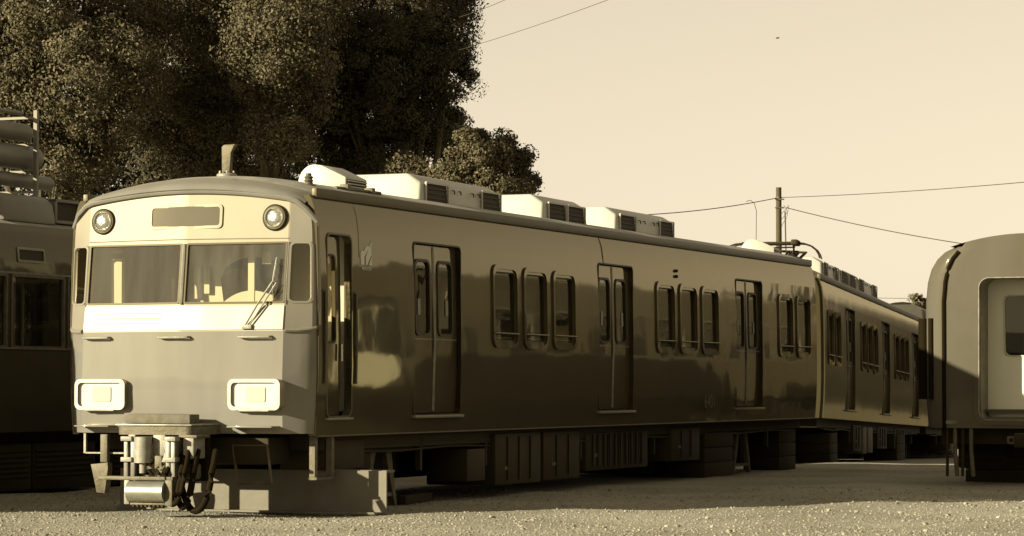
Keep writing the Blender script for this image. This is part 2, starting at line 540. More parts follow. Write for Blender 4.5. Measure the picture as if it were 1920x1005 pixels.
# ---- shared side window and doors, drawn at u = 0 and moved along the side
def make_window(P, parent, loc):
    rc = (-WIN_W, WIN_W, WIN_B, WIN_T)
    f = MB().ring(P, rc, 0.13, 0.05, 0.10, -0.005, 0.022, 0.006)
    f.ring(P, (-WIN_W + 0.05, WIN_W - 0.05, WIN_B + 0.05, WIN_T - 0.05), 0.10, 0.03, 0.08, -0.06, 0.004, -0.06)
    o = f.build('window', 'paint', parent, loc=loc)
    s = MB().ring(P, (-WIN_W + 0.075, WIN_W - 0.075, WIN_B + 0.075, WIN_T - 0.075), 0.085, 0.018, 0.07, -0.05, -0.012, -0.03)
    s.build('rubber_seal', 'rubber', o)
    MB().box(*sorted((P(0, WIN_B + 0.12, -0.03)[0], P(0, WIN_B + 0.12, -0.045)[0])), -WIN_W + 0.085, WIN_W - 0.085, WIN_B + 0.105, WIN_B + 0.125).build('sash', 'alu', o)
    MB().pane(P, (-WIN_W + 0.08, WIN_W - 0.08, WIN_B + 0.08, WIN_T - 0.08), 0.08, -0.028).build('pane', 'window_glass', o)
    MB().tube([P(-WIN_W + 0.03, WIN_B + 0.165, 0.03), P(WIN_W - 0.03, WIN_B + 0.165, 0.03)], 0.009, 6).build('guard_bar', 'trim', o)
    return o

def make_leaf(P, parent, loc, flip, WD=1.243):
    """one sliding leaf of a pair; flip mirrors it"""
    h = WD / 2
    s = -1 if flip else 1
    A = (lambda a, b, d=0: P(s * a, b, d))
    hole = (0.115, 0.485, 1.755, 2.535)
    m = MB().wall(A, [0.006, 0.115, 0.485, h - 0.004], [DOOR_B + 0.01, 1.2, 1.5, 1.755, 2.0, 2.3, 2.535, DOOR_T - 0.004], [hole], 0.04)
    o = m.build('door_leaf', 'paint', parent, loc=loc)
    MB().ring(A, (0.095, 0.505, 1.735, 2.555), 0.09, 0.03, 0.07, 0.0, 0.012, -0.02).build('window_seal', 'rubber', o)
    MB().pane(A, (0.115, 0.485, 1.755, 2.535), 0.07, -0.012).build('pane', 'window_glass', o)
    MB().box(*sorted((A(0.01, 1.70)[0], A(0.01, 1.70)[0] + 0.006)), *sorted((A(0.01, 1.7)[1], A(h - 0.01, 1.7)[1])), 1.695, 1.708).build('belt_strip', 'trim', o)
    st = A(0.40, 2.0, 0.002)
    lab = MB().slab(A, (0.335, 0.405, 1.96, 2.13), 0.008, -0.008, -0.004)
    lab.build('sticker', 'mark_dim', o)
    MB().tube([A(0.0125, DOOR_B + 0.03, 0.006), A(0.0125, 1.7, 0.012), A(0.0125, DOOR_T - 0.02, 0.0)], 0.010, 6).build('edge_seal', 'trim', o)
    return o

SH = {}
def side(root, P, doors, wins, crew=None, far=False, key='R', mt='paint'):
    holes = [(u0, u1, DOOR_B, DOOR_T) for u0, u1 in doors]
    holes += [(c - WIN_W + 0.05, c + WIN_W - 0.05, WIN_B + 0.05, WIN_T - 0.05) for c in wins]
    if crew:
        holes.append((crew[0], crew[1], 0.905, 2.70))
    ul = frange(0.0, LEN, 0.8) + [h[0] for h in holes] + [h[1] for h in holes]
    wl = WL + [h[2] for h in holes] + [h[3] for h in holes]
    MB().wall(P, ul, wl, holes, 0.07).build('side_wall', mt, root)
    for c in wins:
        k = key + 'w'
        if k not in SH:
            SH[k] = make_window(P, root, (0, c, 0))
        else:
            copy_part(SH[k], root, (0, c, 0))
        if far:
            zb = random.choice([1.72, 1.95, 2.2, 1.72])
            MB().box(-1.315, -1.310, c - 0.33, c + 0.33, zb, 2.53).build('added_blind', 'added_blind', root)  # added translucent sheets that let the sun brighten the saloon
    for u0, u1 in doors:
        c = (u0 + u1) / 2
        for fl in (True, False):
            k = key + 'd' + str(fl)
            Pd = lambda a, b, d=0: P(a, b, d - 0.055)
            if k not in SH:
                SH[k] = make_leaf(Pd, root, (0, c, 0), fl)
            else:
                copy_part(SH[k], root, (0, c, 0))
        if not far:
            k = key + 's'
            if k not in SH:
                j = MB()
                hwid = 0.6215
                j.ring(P, (-hwid - 0.018, hwid + 0.018, DOOR_B - 0.02, DOOR_T + 0.018), 0.07, 0.018, 0.055, -0.002, 0.010, -0.055)
                SH[k] = j.build('door_frame', 'rubber', root, loc=(0, c, 0))
                SH[k + 'i'] = MB().box(hw(0.9) - 0.06, hw(0.9) + 0.045, -hwid - 0.03, hwid + 0.03, DOOR_B - 0.045, DOOR_B - 0.012, 0.006).build('door_sill', 'trim', root, loc=(0, c, 0))
            else:
                copy_part(SH[k], root, (0, c, 0)); copy_part(SH[k + 'i'], root, (0, c, 0))

def roof_unit(root, u0, u1, kind, v=0.0, wid=0.61):
    """box-shaped air conditioner with side grilles"""
    z0 = 3.16
    def prof(sc, top):
        return [(-wid * sc - 0.02, z0), (-wid * sc, 3.50), (-wid * sc + 0.17, top), (wid * sc - 0.17, top), (wid * sc, 3.50), (wid * sc + 0.02, z0)]
    m = MB()
    A = [m.bm.verts.new((v + x, u0 - (0.10 if z < 3.3 else 0.0), z)) for x, z in prof(1, 3.61)]
    B = [m.bm.verts.new((v + x, u1 + (0.06 if z < 3.3 else 0.0), z)) for x, z in prof(1, 3.60)]
    m.bm.faces.new(A); m.bm.faces.new(B[::-1])
    fs = []
    for i in range(6):
        fs.append(m.bm.faces.new((A[i], B[i], B[(i + 1) % 6], A[(i + 1) % 6])))
    bmesh.ops.bevel(m.bm, geom=list(m.bm.edges), offset=0.035, segments=3, affect='EDGES', profile=0.5)
    for f in m.bm.faces:
        f.smooth = True
    o = m.build('air_conditioner', 'unit_white', root)
    L = u1 - u0
    spans = [(u0 + 0.08, u0 + 0.08 + L * 0.26), (u1 - 0.08 - L * 0.24, u1 - 0.08)] if kind == 'split' else [(u0 + 0.12, u0 + L * 0.48), (u0 + L * 0.53, u1 - 0.1)]
    for s in (1, -1):
        for a, b in spans:
            xa = lambda z: v + s * (wid + 0.02 * (3.50 - z) / 0.34 + 0.003)
            g = MB()
            g.poly([(xa(3.18), a, 3.18), (xa(3.18), b, 3.18), (xa(3.50), b, 3.50), (xa(3.50), a, 3.50)])
            g.build('grille_recess', 'dark_grille', o)
            sl = MB()
            for k in range(5):
                z = 3.22 + 0.055 * k
                sl.box(min(xa(z), xa(z) + s * 0.012), max(xa(z), xa(z) + s * 0.012), a, b, z, z + 0.010)
            sl.build('grille_slats', 'slat', o)
            fr = MB()
            for (ya, yb, za, zb) in ((a - 0.02, a, 3.18, 3.51), (b, b + 0.02, 3.18, 3.51), (a, b, 3.495, 3.515)):
                fr.box(min(xa(3.3), xa(3.3) + s * 0.02), max(xa(3.3), xa(3.3) + s * 0.02), ya, yb, za, zb)
            fr.build('grille_frame', 'unit_white', o)
    if kind == 'split':
        for s in (1,):
            for k in range(4):
                y = u0 + L * (0.36, 0.44, 0.60, 0.68)[k]
                MB().tube([(v + wid + 0.01, y, 3.46), (v + wid + 0.035, y + 0.01, 3.455), (v + wid + 0.03, y + 0.03, 3.42)], 0.008, 5).build('latch', 'black_steel', o)
            for k in range(3):
                y = u0 + L * (0.40, 0.50, 0.70)[k]
                MB().box(v + wid + 0.01, v + wid + 0.05, y, y + 0.04, 3.19, 3.235, 0.005).build('foot_clip', 'black_steel', o)
    MB().box(v - wid - 0.06, v + wid + 0.06, u0 - 0.05, u1 + 0.05, 3.12, 3.165).build('mounting_rail', 'black_steel', o)
    return o

def roof_vent(root, u0, v0):
    pr = [(-0.29, 0), (-0.29, 0.10)]
    for k in range(1, 8):
        t = PI - PI / 2 * k / 7
        pr.append((-0.09 + 0.20 * math.cos(t), 0.10 + 0.215 * math.sin(t)))
    pr += [(0.0, 0.30), (0.29, 0.165), (0.29, 0)]
    pr = [(v0 + a, 3.31 + b) for a, b in pr]
    m = MB().prism(pr, 'y', u0, u0 + 0.55, 0.012)
    o = m.build('roof_ventilator', 'unit_white', root)
    MB().box(v0 + 0.285, v0 + 0.293, u0 + 0.03, u0 + 0.52, 3.325, 3.455).build('louvre_recess', 'dark_grille', o)
    for k in range(4):
        z = 3.335 + 0.032 * k
        MB().box(v0 + 0.29, v0 + 0.31, u0 + 0.03, u0 + 0.52, z, z + 0.011).build('louvre', 'unit_white', o)
    return o

def roof_shell(root, cab):
    m = MB()
    rows = []
    ss = frange(-1, 1, 1 / 14)
    if cab:
        for e in (0, 0.02, 0.06, 0.13, 0.25, 0.45, 0.7, 1.0):
            row = []
            for s in ss:
                u0 = front_u(s * 1.36, 3.05) - 0.05
                u = u0 + (0.9 - u0) * e
                hwid = 1.285 if u > 0.05 else 1.285 - 0.10 * min(1, (0.05 - u) / 0.3)
                v = s * hwid
                zb = brow(v) + 0.015
                k = math.sqrt(max(0, 1 - (1 - e) ** 2))
                k = min(1, k)
                row.append((v, u, zb + (roof_z(v) - zb) * k))
            rows.append(row)
    else:
        rows.append([(s * 1.285, 0.02, roof_z(s * 1.285) - 0.03) for s in ss])
    for u in frange(1.2 if cab else 0.1, LEN, 1.6):
        rows.append([(s * 1.285, u, roof_z(s * 1.285)) for s in ss])
    g = [[m.bm.verts.new(p) for p in r] for r in rows]
    for i in range(len(g) - 1):
        for j in range(len(ss) - 1):
            m.bm.faces.new((g[i][j], g[i][j + 1], g[i + 1][j + 1], g[i + 1][j])).smooth = True
    ro = m.build('roof', 'roof_paint', root)
    if cab:
        c = MB(); gg = [[c.bm.verts.new((p[0], p[1] - 0.004, p[2] + 0.004)) for p in r] for r in rows[:5]]
        for i in range(4):
            for j in range(len(ss) - 1):
                c.bm.faces.new((gg[i][j], gg[i][j + 1], gg[i + 1][j + 1], gg[i + 1][j])).smooth = True
        c.build('roof_cap', 'front_paint', ro)
    for sg, P in ((1, PR), (-1, PL)):
        gt = MB()
        x0, x1 = 1.265, 1.325
        xs_ = (x0, x1) if sg > 0 else (-x1, -x0)
        gt.box(xs_[0], xs_[1], 0.10 if cab else 0.0, LEN, 3.055, 3.155, 0.012)
        gt.build('gutter', 'gutter', root)

def interior(root, cab):
    MB().box(-1.28, 1.28, 0.12 if cab else 0.02, LEN - 0.02, 0.86, 0.895).build('floor', 'floor', root)
    MB().box(-1.2, 1.2, 0.25 if cab else 0.02, LEN - 0.02, 2.93, 2.96).build('ceiling', 'interior', root)
    for a, b in ((3.75, 7.7), (9.35, 13.3), (14.95, 17.3)):
        if not cab:
            a, b = LEN - b, LEN - a
        for s in (1, -1):
            o = MB().box(*sorted((s * 0.82, s * 1.28)), a, b, 1.18, 1.33, 0.03).build('seat', 'seat', root)
            MB().box(*sorted((s * 1.14, s * 1.29)), a, b, 1.33, 1.72, 0.04).build('seat_back', 'seat', o)
        for s in (1, -1):
            for y in (a - 0.04, b + 0.04):
                MB().tube([(s * 0.84, y, 0.9), (s * 0.84, y, 2.92)], 0.017, 8).build('stanchion', 'stainless', root)
    for a, b in doors1:
        for y in (a - 0.12, b + 0.12):
            y = y if cab else LEN - y
            for s in (1, -1):
                MB().box(*sorted((s * 0.84, s * 1.27)), y - 0.012, y + 0.012, 0.9, 1.95).build('door_screen', 'interior', root)
    for s in (1, -1):
        MB().tube([(s * 0.8, 2.2, 2.55), (s * 0.8, LEN - 1, 2.55)], 0.014, 6).build('handrail', 'stainless', root)

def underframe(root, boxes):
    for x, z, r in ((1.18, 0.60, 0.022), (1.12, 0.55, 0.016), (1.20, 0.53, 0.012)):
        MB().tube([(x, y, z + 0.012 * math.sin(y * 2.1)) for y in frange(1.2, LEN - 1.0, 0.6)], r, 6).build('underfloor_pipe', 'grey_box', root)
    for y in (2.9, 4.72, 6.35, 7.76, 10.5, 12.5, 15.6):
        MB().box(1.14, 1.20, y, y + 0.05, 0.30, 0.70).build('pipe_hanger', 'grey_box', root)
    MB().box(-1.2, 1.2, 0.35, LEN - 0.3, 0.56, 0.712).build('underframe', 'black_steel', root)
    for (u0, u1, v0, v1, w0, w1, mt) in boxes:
        o = MB().box(v0, v1, u0, u1, w0, w1, 0.015).build('underfloor_box', mt, root)
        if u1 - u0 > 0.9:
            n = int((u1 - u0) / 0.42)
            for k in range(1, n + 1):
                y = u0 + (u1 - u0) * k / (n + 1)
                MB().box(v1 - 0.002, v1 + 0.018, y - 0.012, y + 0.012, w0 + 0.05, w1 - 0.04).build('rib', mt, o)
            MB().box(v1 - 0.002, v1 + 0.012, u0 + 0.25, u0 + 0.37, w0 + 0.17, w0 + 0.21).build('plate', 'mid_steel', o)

def end_wall(root, u, d):
    pts = [(hw(w) - 0.02, w) for w in WL] + [(v, roof_z(v) - 0.02) for v in frange(1.25, -1.25, 0.25)] + [(-hw(w) + 0.02, w) for w in reversed(WL)]
    MB().prism(pts, 'y', *sorted((u, u + d))).build('end_wall', 'paint', root)

# ---- cab front surface
UFT = [(0.6, -0.21), (0.74, -0.225), (1.2, -0.245), (1.74, -0.215), (2.0, -0.175), (2.6, -0.105), (3.2, -0.05)]
def uf(w):
    for (a, x), (b, y) in zip(UFT, UFT[1:]):
        if w <= b:
            return x + (y - x) * (w - a) / (b - a)
    return UFT[-1][1]
FC = 1.12
def front_u(s, w):
    a = abs(s)
    if a <= FC:
        return uf(w) - 0.06 * (1 - a / FC)
    k = min(1.0, (a - FC) / 0.28)
    return uf(w) * (1 - k) + 0.10 * max(0, k - 0.75) / 0.25 * 0.5
def brow(v):
    a = abs(v)
    return 3.135 - 0.095 * min(1, a / 1.12) ** 2 - (0.25 * ((a - 1.12) / 0.28) ** 1.6 if a > 1.12 else 0)
def PF(s, b, d=0):
    """cab front: s across, b height (the last stretch follows the brow)"""
    w = b if b <= 2.62 else 2.62 + (b - 2.62) / 0.5 * (brow(s) - 2.62)
    a = abs(s); sg = 1 if s >= 0 else -1
    h = hw(w)
    if a <= FC:
        return (s, front_u(s, w) - d, w)
    k = min(1.0, (a - FC) / 0.28)
    v = FC + (h - FC) * min(1, k * 1.12 if k < 0.75 else 0.84 + (k - 0.75) * 0.64)
    return (sg * (v + d * 0.7), front_u(s, w) - d * 0.7, w)

# ================================================================== the railcar in front
car = empty('railcar', R1, -PHI)
tag(car, 'large railcar in the middle with a sunlit flat cab front and twin windshield', 'railcar')
roof_shell(car, True)
CREW = (0.215, 0.765)
side(car, PR, doors1, wins1, CREW)
side(car, PL, doors1, wins1, None, far=True, key='L')
end_wall(car, LEN, -0.06)

# cab front: painted lower panel, paler upper panel with three window openings
sl_ = frange(-1.4, -1.12, 0.056) + frange(-1.12, 1.12, 0.28) + frange(1.12, 1.4, 0.056)
MB().wall(PF, sl_, frange(0.735, 1.74, 0.2), [], 0.04).build('front_lower_panel', 'front_paint', car)
WS = [(-1.106, -0.03, 2.02, 2.61), (0.03, 1.106, 2.02, 2.61)]
CWN = [(1.134, 1.33, 2.02, 2.61), (-1.33, -1.134, 2.02, 2.61)]
hl = WS + CWN
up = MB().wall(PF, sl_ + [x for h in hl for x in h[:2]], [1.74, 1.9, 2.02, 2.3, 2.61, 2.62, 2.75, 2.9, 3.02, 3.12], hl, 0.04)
upo = up.build('front_upper_panel', 'pale_front', car)
# stainless belt with faint pressed lines
bl = MB().wall(PF, frange(-1.115, 1.115, 0.2788), [1.755, 1.99], [], -0.012).build('belt_plate', 'belt_metal', car)
for k in range(3):
    MB().wall(lambda a, b, d=0: PF(a, b, d + 0.012), frange(-1.0, -0.22, 0.26), [1.815 + 0.05 * k, 1.83 + 0.05 * k], [], -0.005).build('belt_louvre', 'belt_line', bl)
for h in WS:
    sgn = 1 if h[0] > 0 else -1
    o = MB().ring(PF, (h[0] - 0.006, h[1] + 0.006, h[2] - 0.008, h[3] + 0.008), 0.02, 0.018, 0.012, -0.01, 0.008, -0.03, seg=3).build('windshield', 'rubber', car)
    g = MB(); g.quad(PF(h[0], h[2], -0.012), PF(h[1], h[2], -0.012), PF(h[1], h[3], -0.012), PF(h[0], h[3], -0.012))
    g.build('pane', 'sky_sheen_glass' if sgn > 0 else 'windshield_glass', o)
for h in CWN:
    o = MB().ring(PF, (h[0] - 0.008, h[1] + 0.008, h[2] - 0.008, h[3] + 0.008), 0.05, 0.02, 0.04, -0.01, 0.006, -0.03, seg=4).build('corner_window', 'pale_front', car)
    g = MB(); g.quad(PF(h[0], h[2], -0.012), PF(h[1], h[2], -0.012), PF(h[1], h[3], -0.012), PF(h[0], h[3], -0.012))
    g.build('pane', 'window_glass', o)
MB().tube([PF(0, 2.01, 0.006), PF(0, 2.30, 0.008), PF(0, 2.61, 0.006)], 0.020, 8).build('centre_post', 'stainless', car)
for s in (-1, 1):
    MB().tube([PF(s * 1.12, 2.0, 0.0), PF(s * 1.12, 2.3, 0.0), PF(s * 1.12, 2.61, 0.0)], 0.009, 6).build('corner_post', 'stainless', car)
    edge = [PF(s * 1.385, w, 0.004) for w in frange(1.80, 3.0, 0.1)]
    low = [PF(s * x, w, 0.004) for x, w in ((1.13, 1.745), (1.22, 1.745), (1.30, 1.752), (1.36, 1.772))]
    MB().tube(low + edge, 0.022, 8).build('corner_highlight', 'pale_front', car)  # pale tube painting in the highlight along the rounded corner edge
MB().tube([PF(s, 3.12, 0.015) for s in frange(-1.385, 1.385, 0.1)], 0.030, 8).build('brow_trim', 'front_paint', car)
MB().tube([PF(s, 2.655, 0.001) for s in frange(-1.12, 1.12, 0.28)], 0.006, 6).build('drip_rail', 'pale_front', car)

# destination sign, headlamps, marker lamps, handles, steps, wiper
o = MB().ring(PF, (-0.42, 0.40, 2.76, 3.0), 0.045, 0.028, 0.03, 0.0, 0.014, 0.002).build('destination_sign', 'pale_front', car)
MB().wall(lambda a, b, d=0: PF(a, b, d + 0.006), [-0.395, 0.0, 0.375], [2.785, 2.975], [], 0.004).build('sign_glass', 'sign_glass', o)
for s in (-0.965, 0.965):
    c = Vector(PF(s, 2.885, 0.0)); ax = (0, -1, 0.06)
    o = MB().lathe([(0.132, -0.01), (0.132, 0.018), (0.118, 0.03), (0.106, 0.028), (0.104, -0.01)], c, ax, 32).build('headlamp', 'rubber', car)
    MB().lathe([(0.106, 0.0), (0.106, 0.036), (0.094, 0.042), (0.088, 0.03), (0.088, 0.0)], c, ax, 32).build('bezel', 'stainless', o)
    MB().lathe([(0.088, 0.0), (0.088, 0.018), (0.075, 0.030), (0.045, 0.040), (0.012, 0.044)], c, ax, 32).build('lens', 'lens', o)
for s in (-1, 1):
    x0, x1 = sorted((s * 0.575, s * 1.145))
    y = uf(1.1) - 0.05
    Pb = lambda a, b, d=0: (a, y - d, b)
    o = MB().ring(Pb, (x0, x1, 0.965, 1.27), 0.06, 0.035, 0.045, -0.10, 0.05, 0.012).build('marker_lamp', 'stainless', car)
    MB().slab(Pb, (x0 + 0.03, x1 - 0.03, 0.995, 1.24), 0.05, 0.0, 0.018).build('reflector', 'lamp_white', o)
    c = (x0 + x1) / 2 + 0.01
    MB().slab(Pb, (c - 0.105, c + 0.105, 1.045, 1.195), 0.02, 0.0, 0.026).build('lens', 'marker_lens', o)
    MB().box(x0 + 0.12, x1 - 0.12, y - 0.055, y - 0.02, 0.955, 0.967).build('lower_clip', 'trim', o)
for a, b in ((-1.10, -0.80), (-0.22, 0.12), (0.66, 1.00)):
    z = 1.685
    MB().tube([PF(a, z, 0.0), PF(a + 0.01, z - 0.004, 0.05), PF(a + 0.05, z - 0.006, 0.062), PF(b - 0.05, z - 0.006, 0.062), PF(b - 0.01, z - 0.004, 0.05), PF(b, z, 0.0)], 0.012, 8).build('grab_handle', 'light_steel', car)
for a, b in ((-1.11, -0.72), (0.60, 1.09)):
    yy = uf(0.8) - 0.02
    o = MB().box(a, b, yy - 0.16, yy + 0.02, 0.795, 0.812, 0.004).build('foot_step', 'front_paint', car)
pv = Vector(PF(0.72, 1.79, 0.03))
w = MB()
tip = Vector(PF(1.0, 2.22, 0.06))
w.tube([pv, pv + (tip - pv) * 0.5 + Vector((0, -0.02, 0)), tip], 0.010, 6)
w.tube([pv + Vector((0.045, 0, -0.005)), tip + Vector((0.045, -0.005, -0.01))], 0.008, 6)
w.box(pv.x - 0.035, pv.x + 0.075, pv.y - 0.01, pv.y + 0.03, pv.z - 0.03, pv.z + 0.012, 0.005)
wo_ = w.build('wiper_arm', 'light_steel', car)
MB().tube([PF(1.0, 2.06, 0.03), PF(1.0, 2.25, 0.045), PF(1.02, 2.46, 0.03)], 0.011, 6).build('wiper_blade', 'light_steel', wo_)

# crew door standing in its recess, with grab rails left and right
P_in = lambda a, b, d=0: PR(a, b, d - 0.075)
hole = (0.30, 0.52, 1.64, 2.50)
o = MB().wall(P_in, [0.205, 0.30, 0.52, 0.66], [0.90, 1.2, 1.64, 2.0, 2.50, 2.71], [hole], 0.035).build('crew_door', 'paint', car)
MB().ring(P_in, (0.285, 0.535, 1.625, 2.515), 0.06, 0.02, 0.05, 0.0, 0.012, -0.02).build('window_seal', 'rubber', o)
MB().pane(P_in, hole, 0.05, -0.015).build('pane', 'window_glass', o)
MB().tube([P_in(0.62, 1.45, 0.03), P_in(0.62, 1.62, 0.03)], 0.012, 6).build('handle', 'stainless', o)
MB().ring(PR, (0.195, 0.785, 0.885, 2.72), 0.085, 0.02, 0.07, -0.002, 0.010, -0.075).build('crew_door_frame', 'gutter', car)
MB().box(hw(0.9) - 0.12, hw(0.9) + 0.03, 0.19, 0.79, 0.862, 0.888, 0.005).build('crew_door_sill', 'trim', car)
for a in (0.135, 0.845):
    g = MB().slab(PR, (a - 0.045, a + 0.045, 1.22, 2.15), 0.01, -0.001, 0.0045).build('grab_rail_recess', 'rubber', car)
    MB().tube([PR(a, 1.24, 0.012), PR(a, 1.7, 0.018), PR(a, 2.13, 0.014)], 0.013, 8).build('grab_rail', 'gutter', g)
# narrow lip along the bottom edge of the side wall
MB().box(hw(0.714) - 0.03, hw(0.714) + 0.006, 0.05, LEN - 0.05, 0.700, 0.716, 0.003).build('lower_lip', 'gutter', car)

# company mark and number
def sideprint(pts, name, matl, u, w, sc, parent):
    m = MB(); m.poly([PR(u + a * sc, w + b * sc * 0.57, 0.0035) for a, b in pts])
    return m.build(name, matl, parent)
lg = sideprint([(0, 0), (0.26, 0), (0.26, 0.40), (0.72, 1.02), (0.40, 0.98), (0.26, 0.72), (0.06, 0.72), (0.0, 0.6)], 'company_mark', 'mark_white', 0.98, 2.43, 0.34, car)
sideprint([(0.36, 0.0), (0.46, 0.0), (0.78, 0.55), (0.80, 1.35), (0.66, 0.98), (0.36, 0.40)], 'stroke', 'mark_white', 0.98, 2.43, 0.34, lg)
sideprint([(0.56, 0.0), (0.80, 0.0), (0.80, 0.46)], 'stroke', 'mark_white', 0.98, 2.43, 0.34, lg)
def text_side(txt, size, name, matl, u, w, parent):
    T = Matrix(((0, 0, 1, max(hw(w), hw(w + size * 0.75)) + 0.003), (1, 0, 0, u), (0, 1, 0, w), (0, 0, 0, 1)))
    return text_part(txt, size, name, matl, parent, T, 0.0015)
text_side('MEITETSU', 0.048, 'company_lettering', 'mark_white', 1.115, 2.375, lg)
text_side('6401', 0.25, 'car_number', 'number_paint', 12.3, 0.905, car)
# lamp on the side above the second window group, seam in the body
for k in range(2):
    MB().lathe([(0.022, 0), (0.022, 0.025), (0.012, 0.035)], PR(10.88, 2.66 + 0.075 * k), (1, 0, 0), 14).build('side_lamp', 'black_steel', car)
MB().tube([PR(8.1, w_, 0.001) for w_ in frange(2.72, 3.05, 0.06)], 0.008, 6).build('body_seam', 'gutter', car)
MB().tube([PR(0.95, w_, 0.0) for w_ in frange(2.5, 3.05, 0.06)], 0.004, 6).build('body_seam', 'gutter', car)

# roof gear
roof_vent(car, 2.85, 0.04)
roof_unit(car, 4.25, 6.62, 'split')
roof_unit(car, 8.02, 9.52, 'pair')
roof_unit(car, 10.69, 13.05, 'split')
h = MB().lathe([(0.105, 0), (0.105, 0.075), (0.095, 0.085), (0.03, 0.085)], (0, 0.72, 3.285), n=24).build('antenna_base', 'light_steel', car)
MB().prism([(-0.045, 3.365), (0.055, 3.365), (0.045, 3.59), (0.11, 3.655), (0.105, 3.672), (-0.025, 3.668), (-0.05, 3.645)], 'y', 0.69, 0.75, 0.012).build('antenna_mast', 'mid_steel', h)
for k in range(6):
    a = k * PI / 3
    MB().lathe([(0.013, 0), (0.013, 0.03)], (0.08 * math.cos(a), 0.72 + 0.08 * math.sin(a), 3.368), n=6).build('bolt', 'light_steel', h)
h = MB().lathe([(0.075, 0), (0.075, 0.03), (0.05, 0.035), (0.04, 0.06), (0.05, 0.075), (0.036, 0.09), (0.05, 0.11), (0.03, 0.125), (0.03, 0.15)], (0.93, 0.72, 3.20), n=18).build('roof_insulator', 'mid_steel', car)
MB().tube([(0.95, 1.3, 3.24), (0.95, 2.4, 3.25)], 0.02, 6).build('roof_conduit', 'mid_steel', car)
for y in (1.5, 2.1):
    MB().box(0.90, 1.0, y, y + 0.08, 3.20, 3.29, 0.01).build('conduit_clamp', 'mid_steel', car)

interior(car, True)
# cab: partition with door window, console, curtain, curved hood, bright poles
pw = [(-0.95, -0.35, 1.75, 2.5), (0.35, 0.95, 1.75, 2.5)]
MB().wall(lambda a, b, d=0: (a, 1.95 - d, b), [-1.33, 1.33, -0.95, -0.35, 0.35, 0.95], [0.9, 1.75, 2.5, 2.95], pw, 0.04).build('cab_partition', 'interior', car)
MB().box(-1.15, 1.15, 0.02, 0.55, 0.9, 1.98, 0.03).build('cab_console', 'interior', car)
cu = MB(); n = 26; lo, hi = [], []
for k in range(n + 1):
    x = -1.15 + 0.64 * k / n; y = 0.7 + 0.025 * math.sin(k * 1.9)
    lo.append(cu.bm.verts.new((x, y, 1.6))); hi.append(cu.bm.verts.new((x, y, 2.66)))
for k in range(n):
    cu.bm.faces.new((lo[k], lo[k + 1], hi[k + 1], hi[k])).smooth = True
cu.build('cab_curtain', 'curtain', car)
hd = MB(); A = []
for k in range(13):
    t = -1 + 2 * k / 12
    x = 0.44 + 0.34 * t; zt = 2.50 - 0.10 * t * t; zb = 2.16 - 0.11 * t * t
    A.append([hd.bm.verts.new((x, 0.42 + 0.05 * t * t, zb)), hd.bm.verts.new((x, 0.36 + 0.05 * t * t, (zt + zb) / 2 + 0.05)), hd.bm.verts.new((x, 0.46 + 0.05 * t * t, zt))])
for k in range(12):
    for q in range(2):
        hd.bm.faces.new((A[k][q], A[k + 1][q], A[k + 1][q + 1], A[k][q + 1])).smooth = True
hd.build('driver_seat_hood', 'hose_rubber', car)
MB().box(-1.09, -0.97, 0.28, 0.34, 1.9, 2.50).build('cab_pillar', 'interior', car)
MB().box(0.48, 0.55, 0.27, 0.29, 2.0, 2.62).build('cab_pillar', 'lamp_white', car)
MB().box(-0.42, -0.34, 0.80, 0.82, 2.1, 2.42).build('cab_notice', 'lamp_white', car)
MB().box(-0.30, -0.24, 0.80, 0.83, 2.15, 2.40).build('cab_notice', 'lamp_white', car)
MB().box(-1.10, -0.98, 0.3, 0.34, 2.555, 2.59).build('cab_lamp', 'lamp_white', car)
MB().box(0.62, 0.72, 0.30, 0.32, 2.42, 2.54).build('cab_notice', 'lamp_white', car)

MB().box(-1.31, -1.30, 0.15, 1.9, 0.95, 2.9).build('cab_lining', 'interior', car)
MB().box(-0.45, 0.92, -0.13, 0.34, 0.43, 0.70, 0.02).build('pilot_beam', 'black_steel', car)
MB().box(-0.5, 1.28, 0.85, 0.88, 0.95, 2.9).build('cab_backdrop', 'interior', car)  # added pale panel catching the sun, a light backdrop for the hood
# coupler and its gear under the cab front, hung on the frame
cp = MB().box(-0.17, 0.17, -0.55, 0.5, 0.50, 0.70, 0.02).build('coupler', 'black_steel', car)
yf = -0.95
def cpart(fn, name, m):
    mb = MB(); fn(mb); o = mb.build(name, m, cp)
    o.location.x = {'gangway_tread': 0.04, 'gangway_shelf': 0.04, 'hose': 0.12, 'buffer_block': 0.12, 'buffer_cap': 0.12, 'coupler_box': 0.10, 'coupler_gap_dark': 0.08}.get(name, 0.23)
    return o
cpart(lambda m: m.box(-0.42, 0.42, -0.86, -0.24, 0.815, 0.832, 0.004), 'gangway_tread', 'trim')
cpart(lambda m: m.prism(rr((-0.41, 0.42, -0.85, -0.22), 0.07, 4), 'z', 0.73, 0.81), 'gangway_shelf', 'mid_steel')
cpart(lambda m: m.tube([(-0.275, yf + 0.05, 0.46), (-0.275, yf + 0.05, 0.71)], 0.088, 20), 'vertical_cylinder', 'light_steel')
cpart(lambda m: m.tube([(-0.275, yf + 0.05, 0.36), (-0.275, yf + 0.05, 0.46)], 0.035, 12), 'valve', 'light_steel')
cpart(lambda m: m.box(-0.20, -0.06, -0.85, -0.6, 0.52, 0.74, 0.02), 'coupler_head', 'light_steel')
cpart(lambda m: m.prism([(-0.06, 0.47), (0.05, 0.47), (0.05, 0.68), (-0.06, 0.68), (-0.02, 0.575)], 'y', -0.92, -0.7), 'coupler_jaw', 'light_steel')
cpart(lambda m: m.box(0.24, 0.36, -0.85, -0.6, 0.50, 0.72, 0.015), 'buffer_block', 'light_steel')
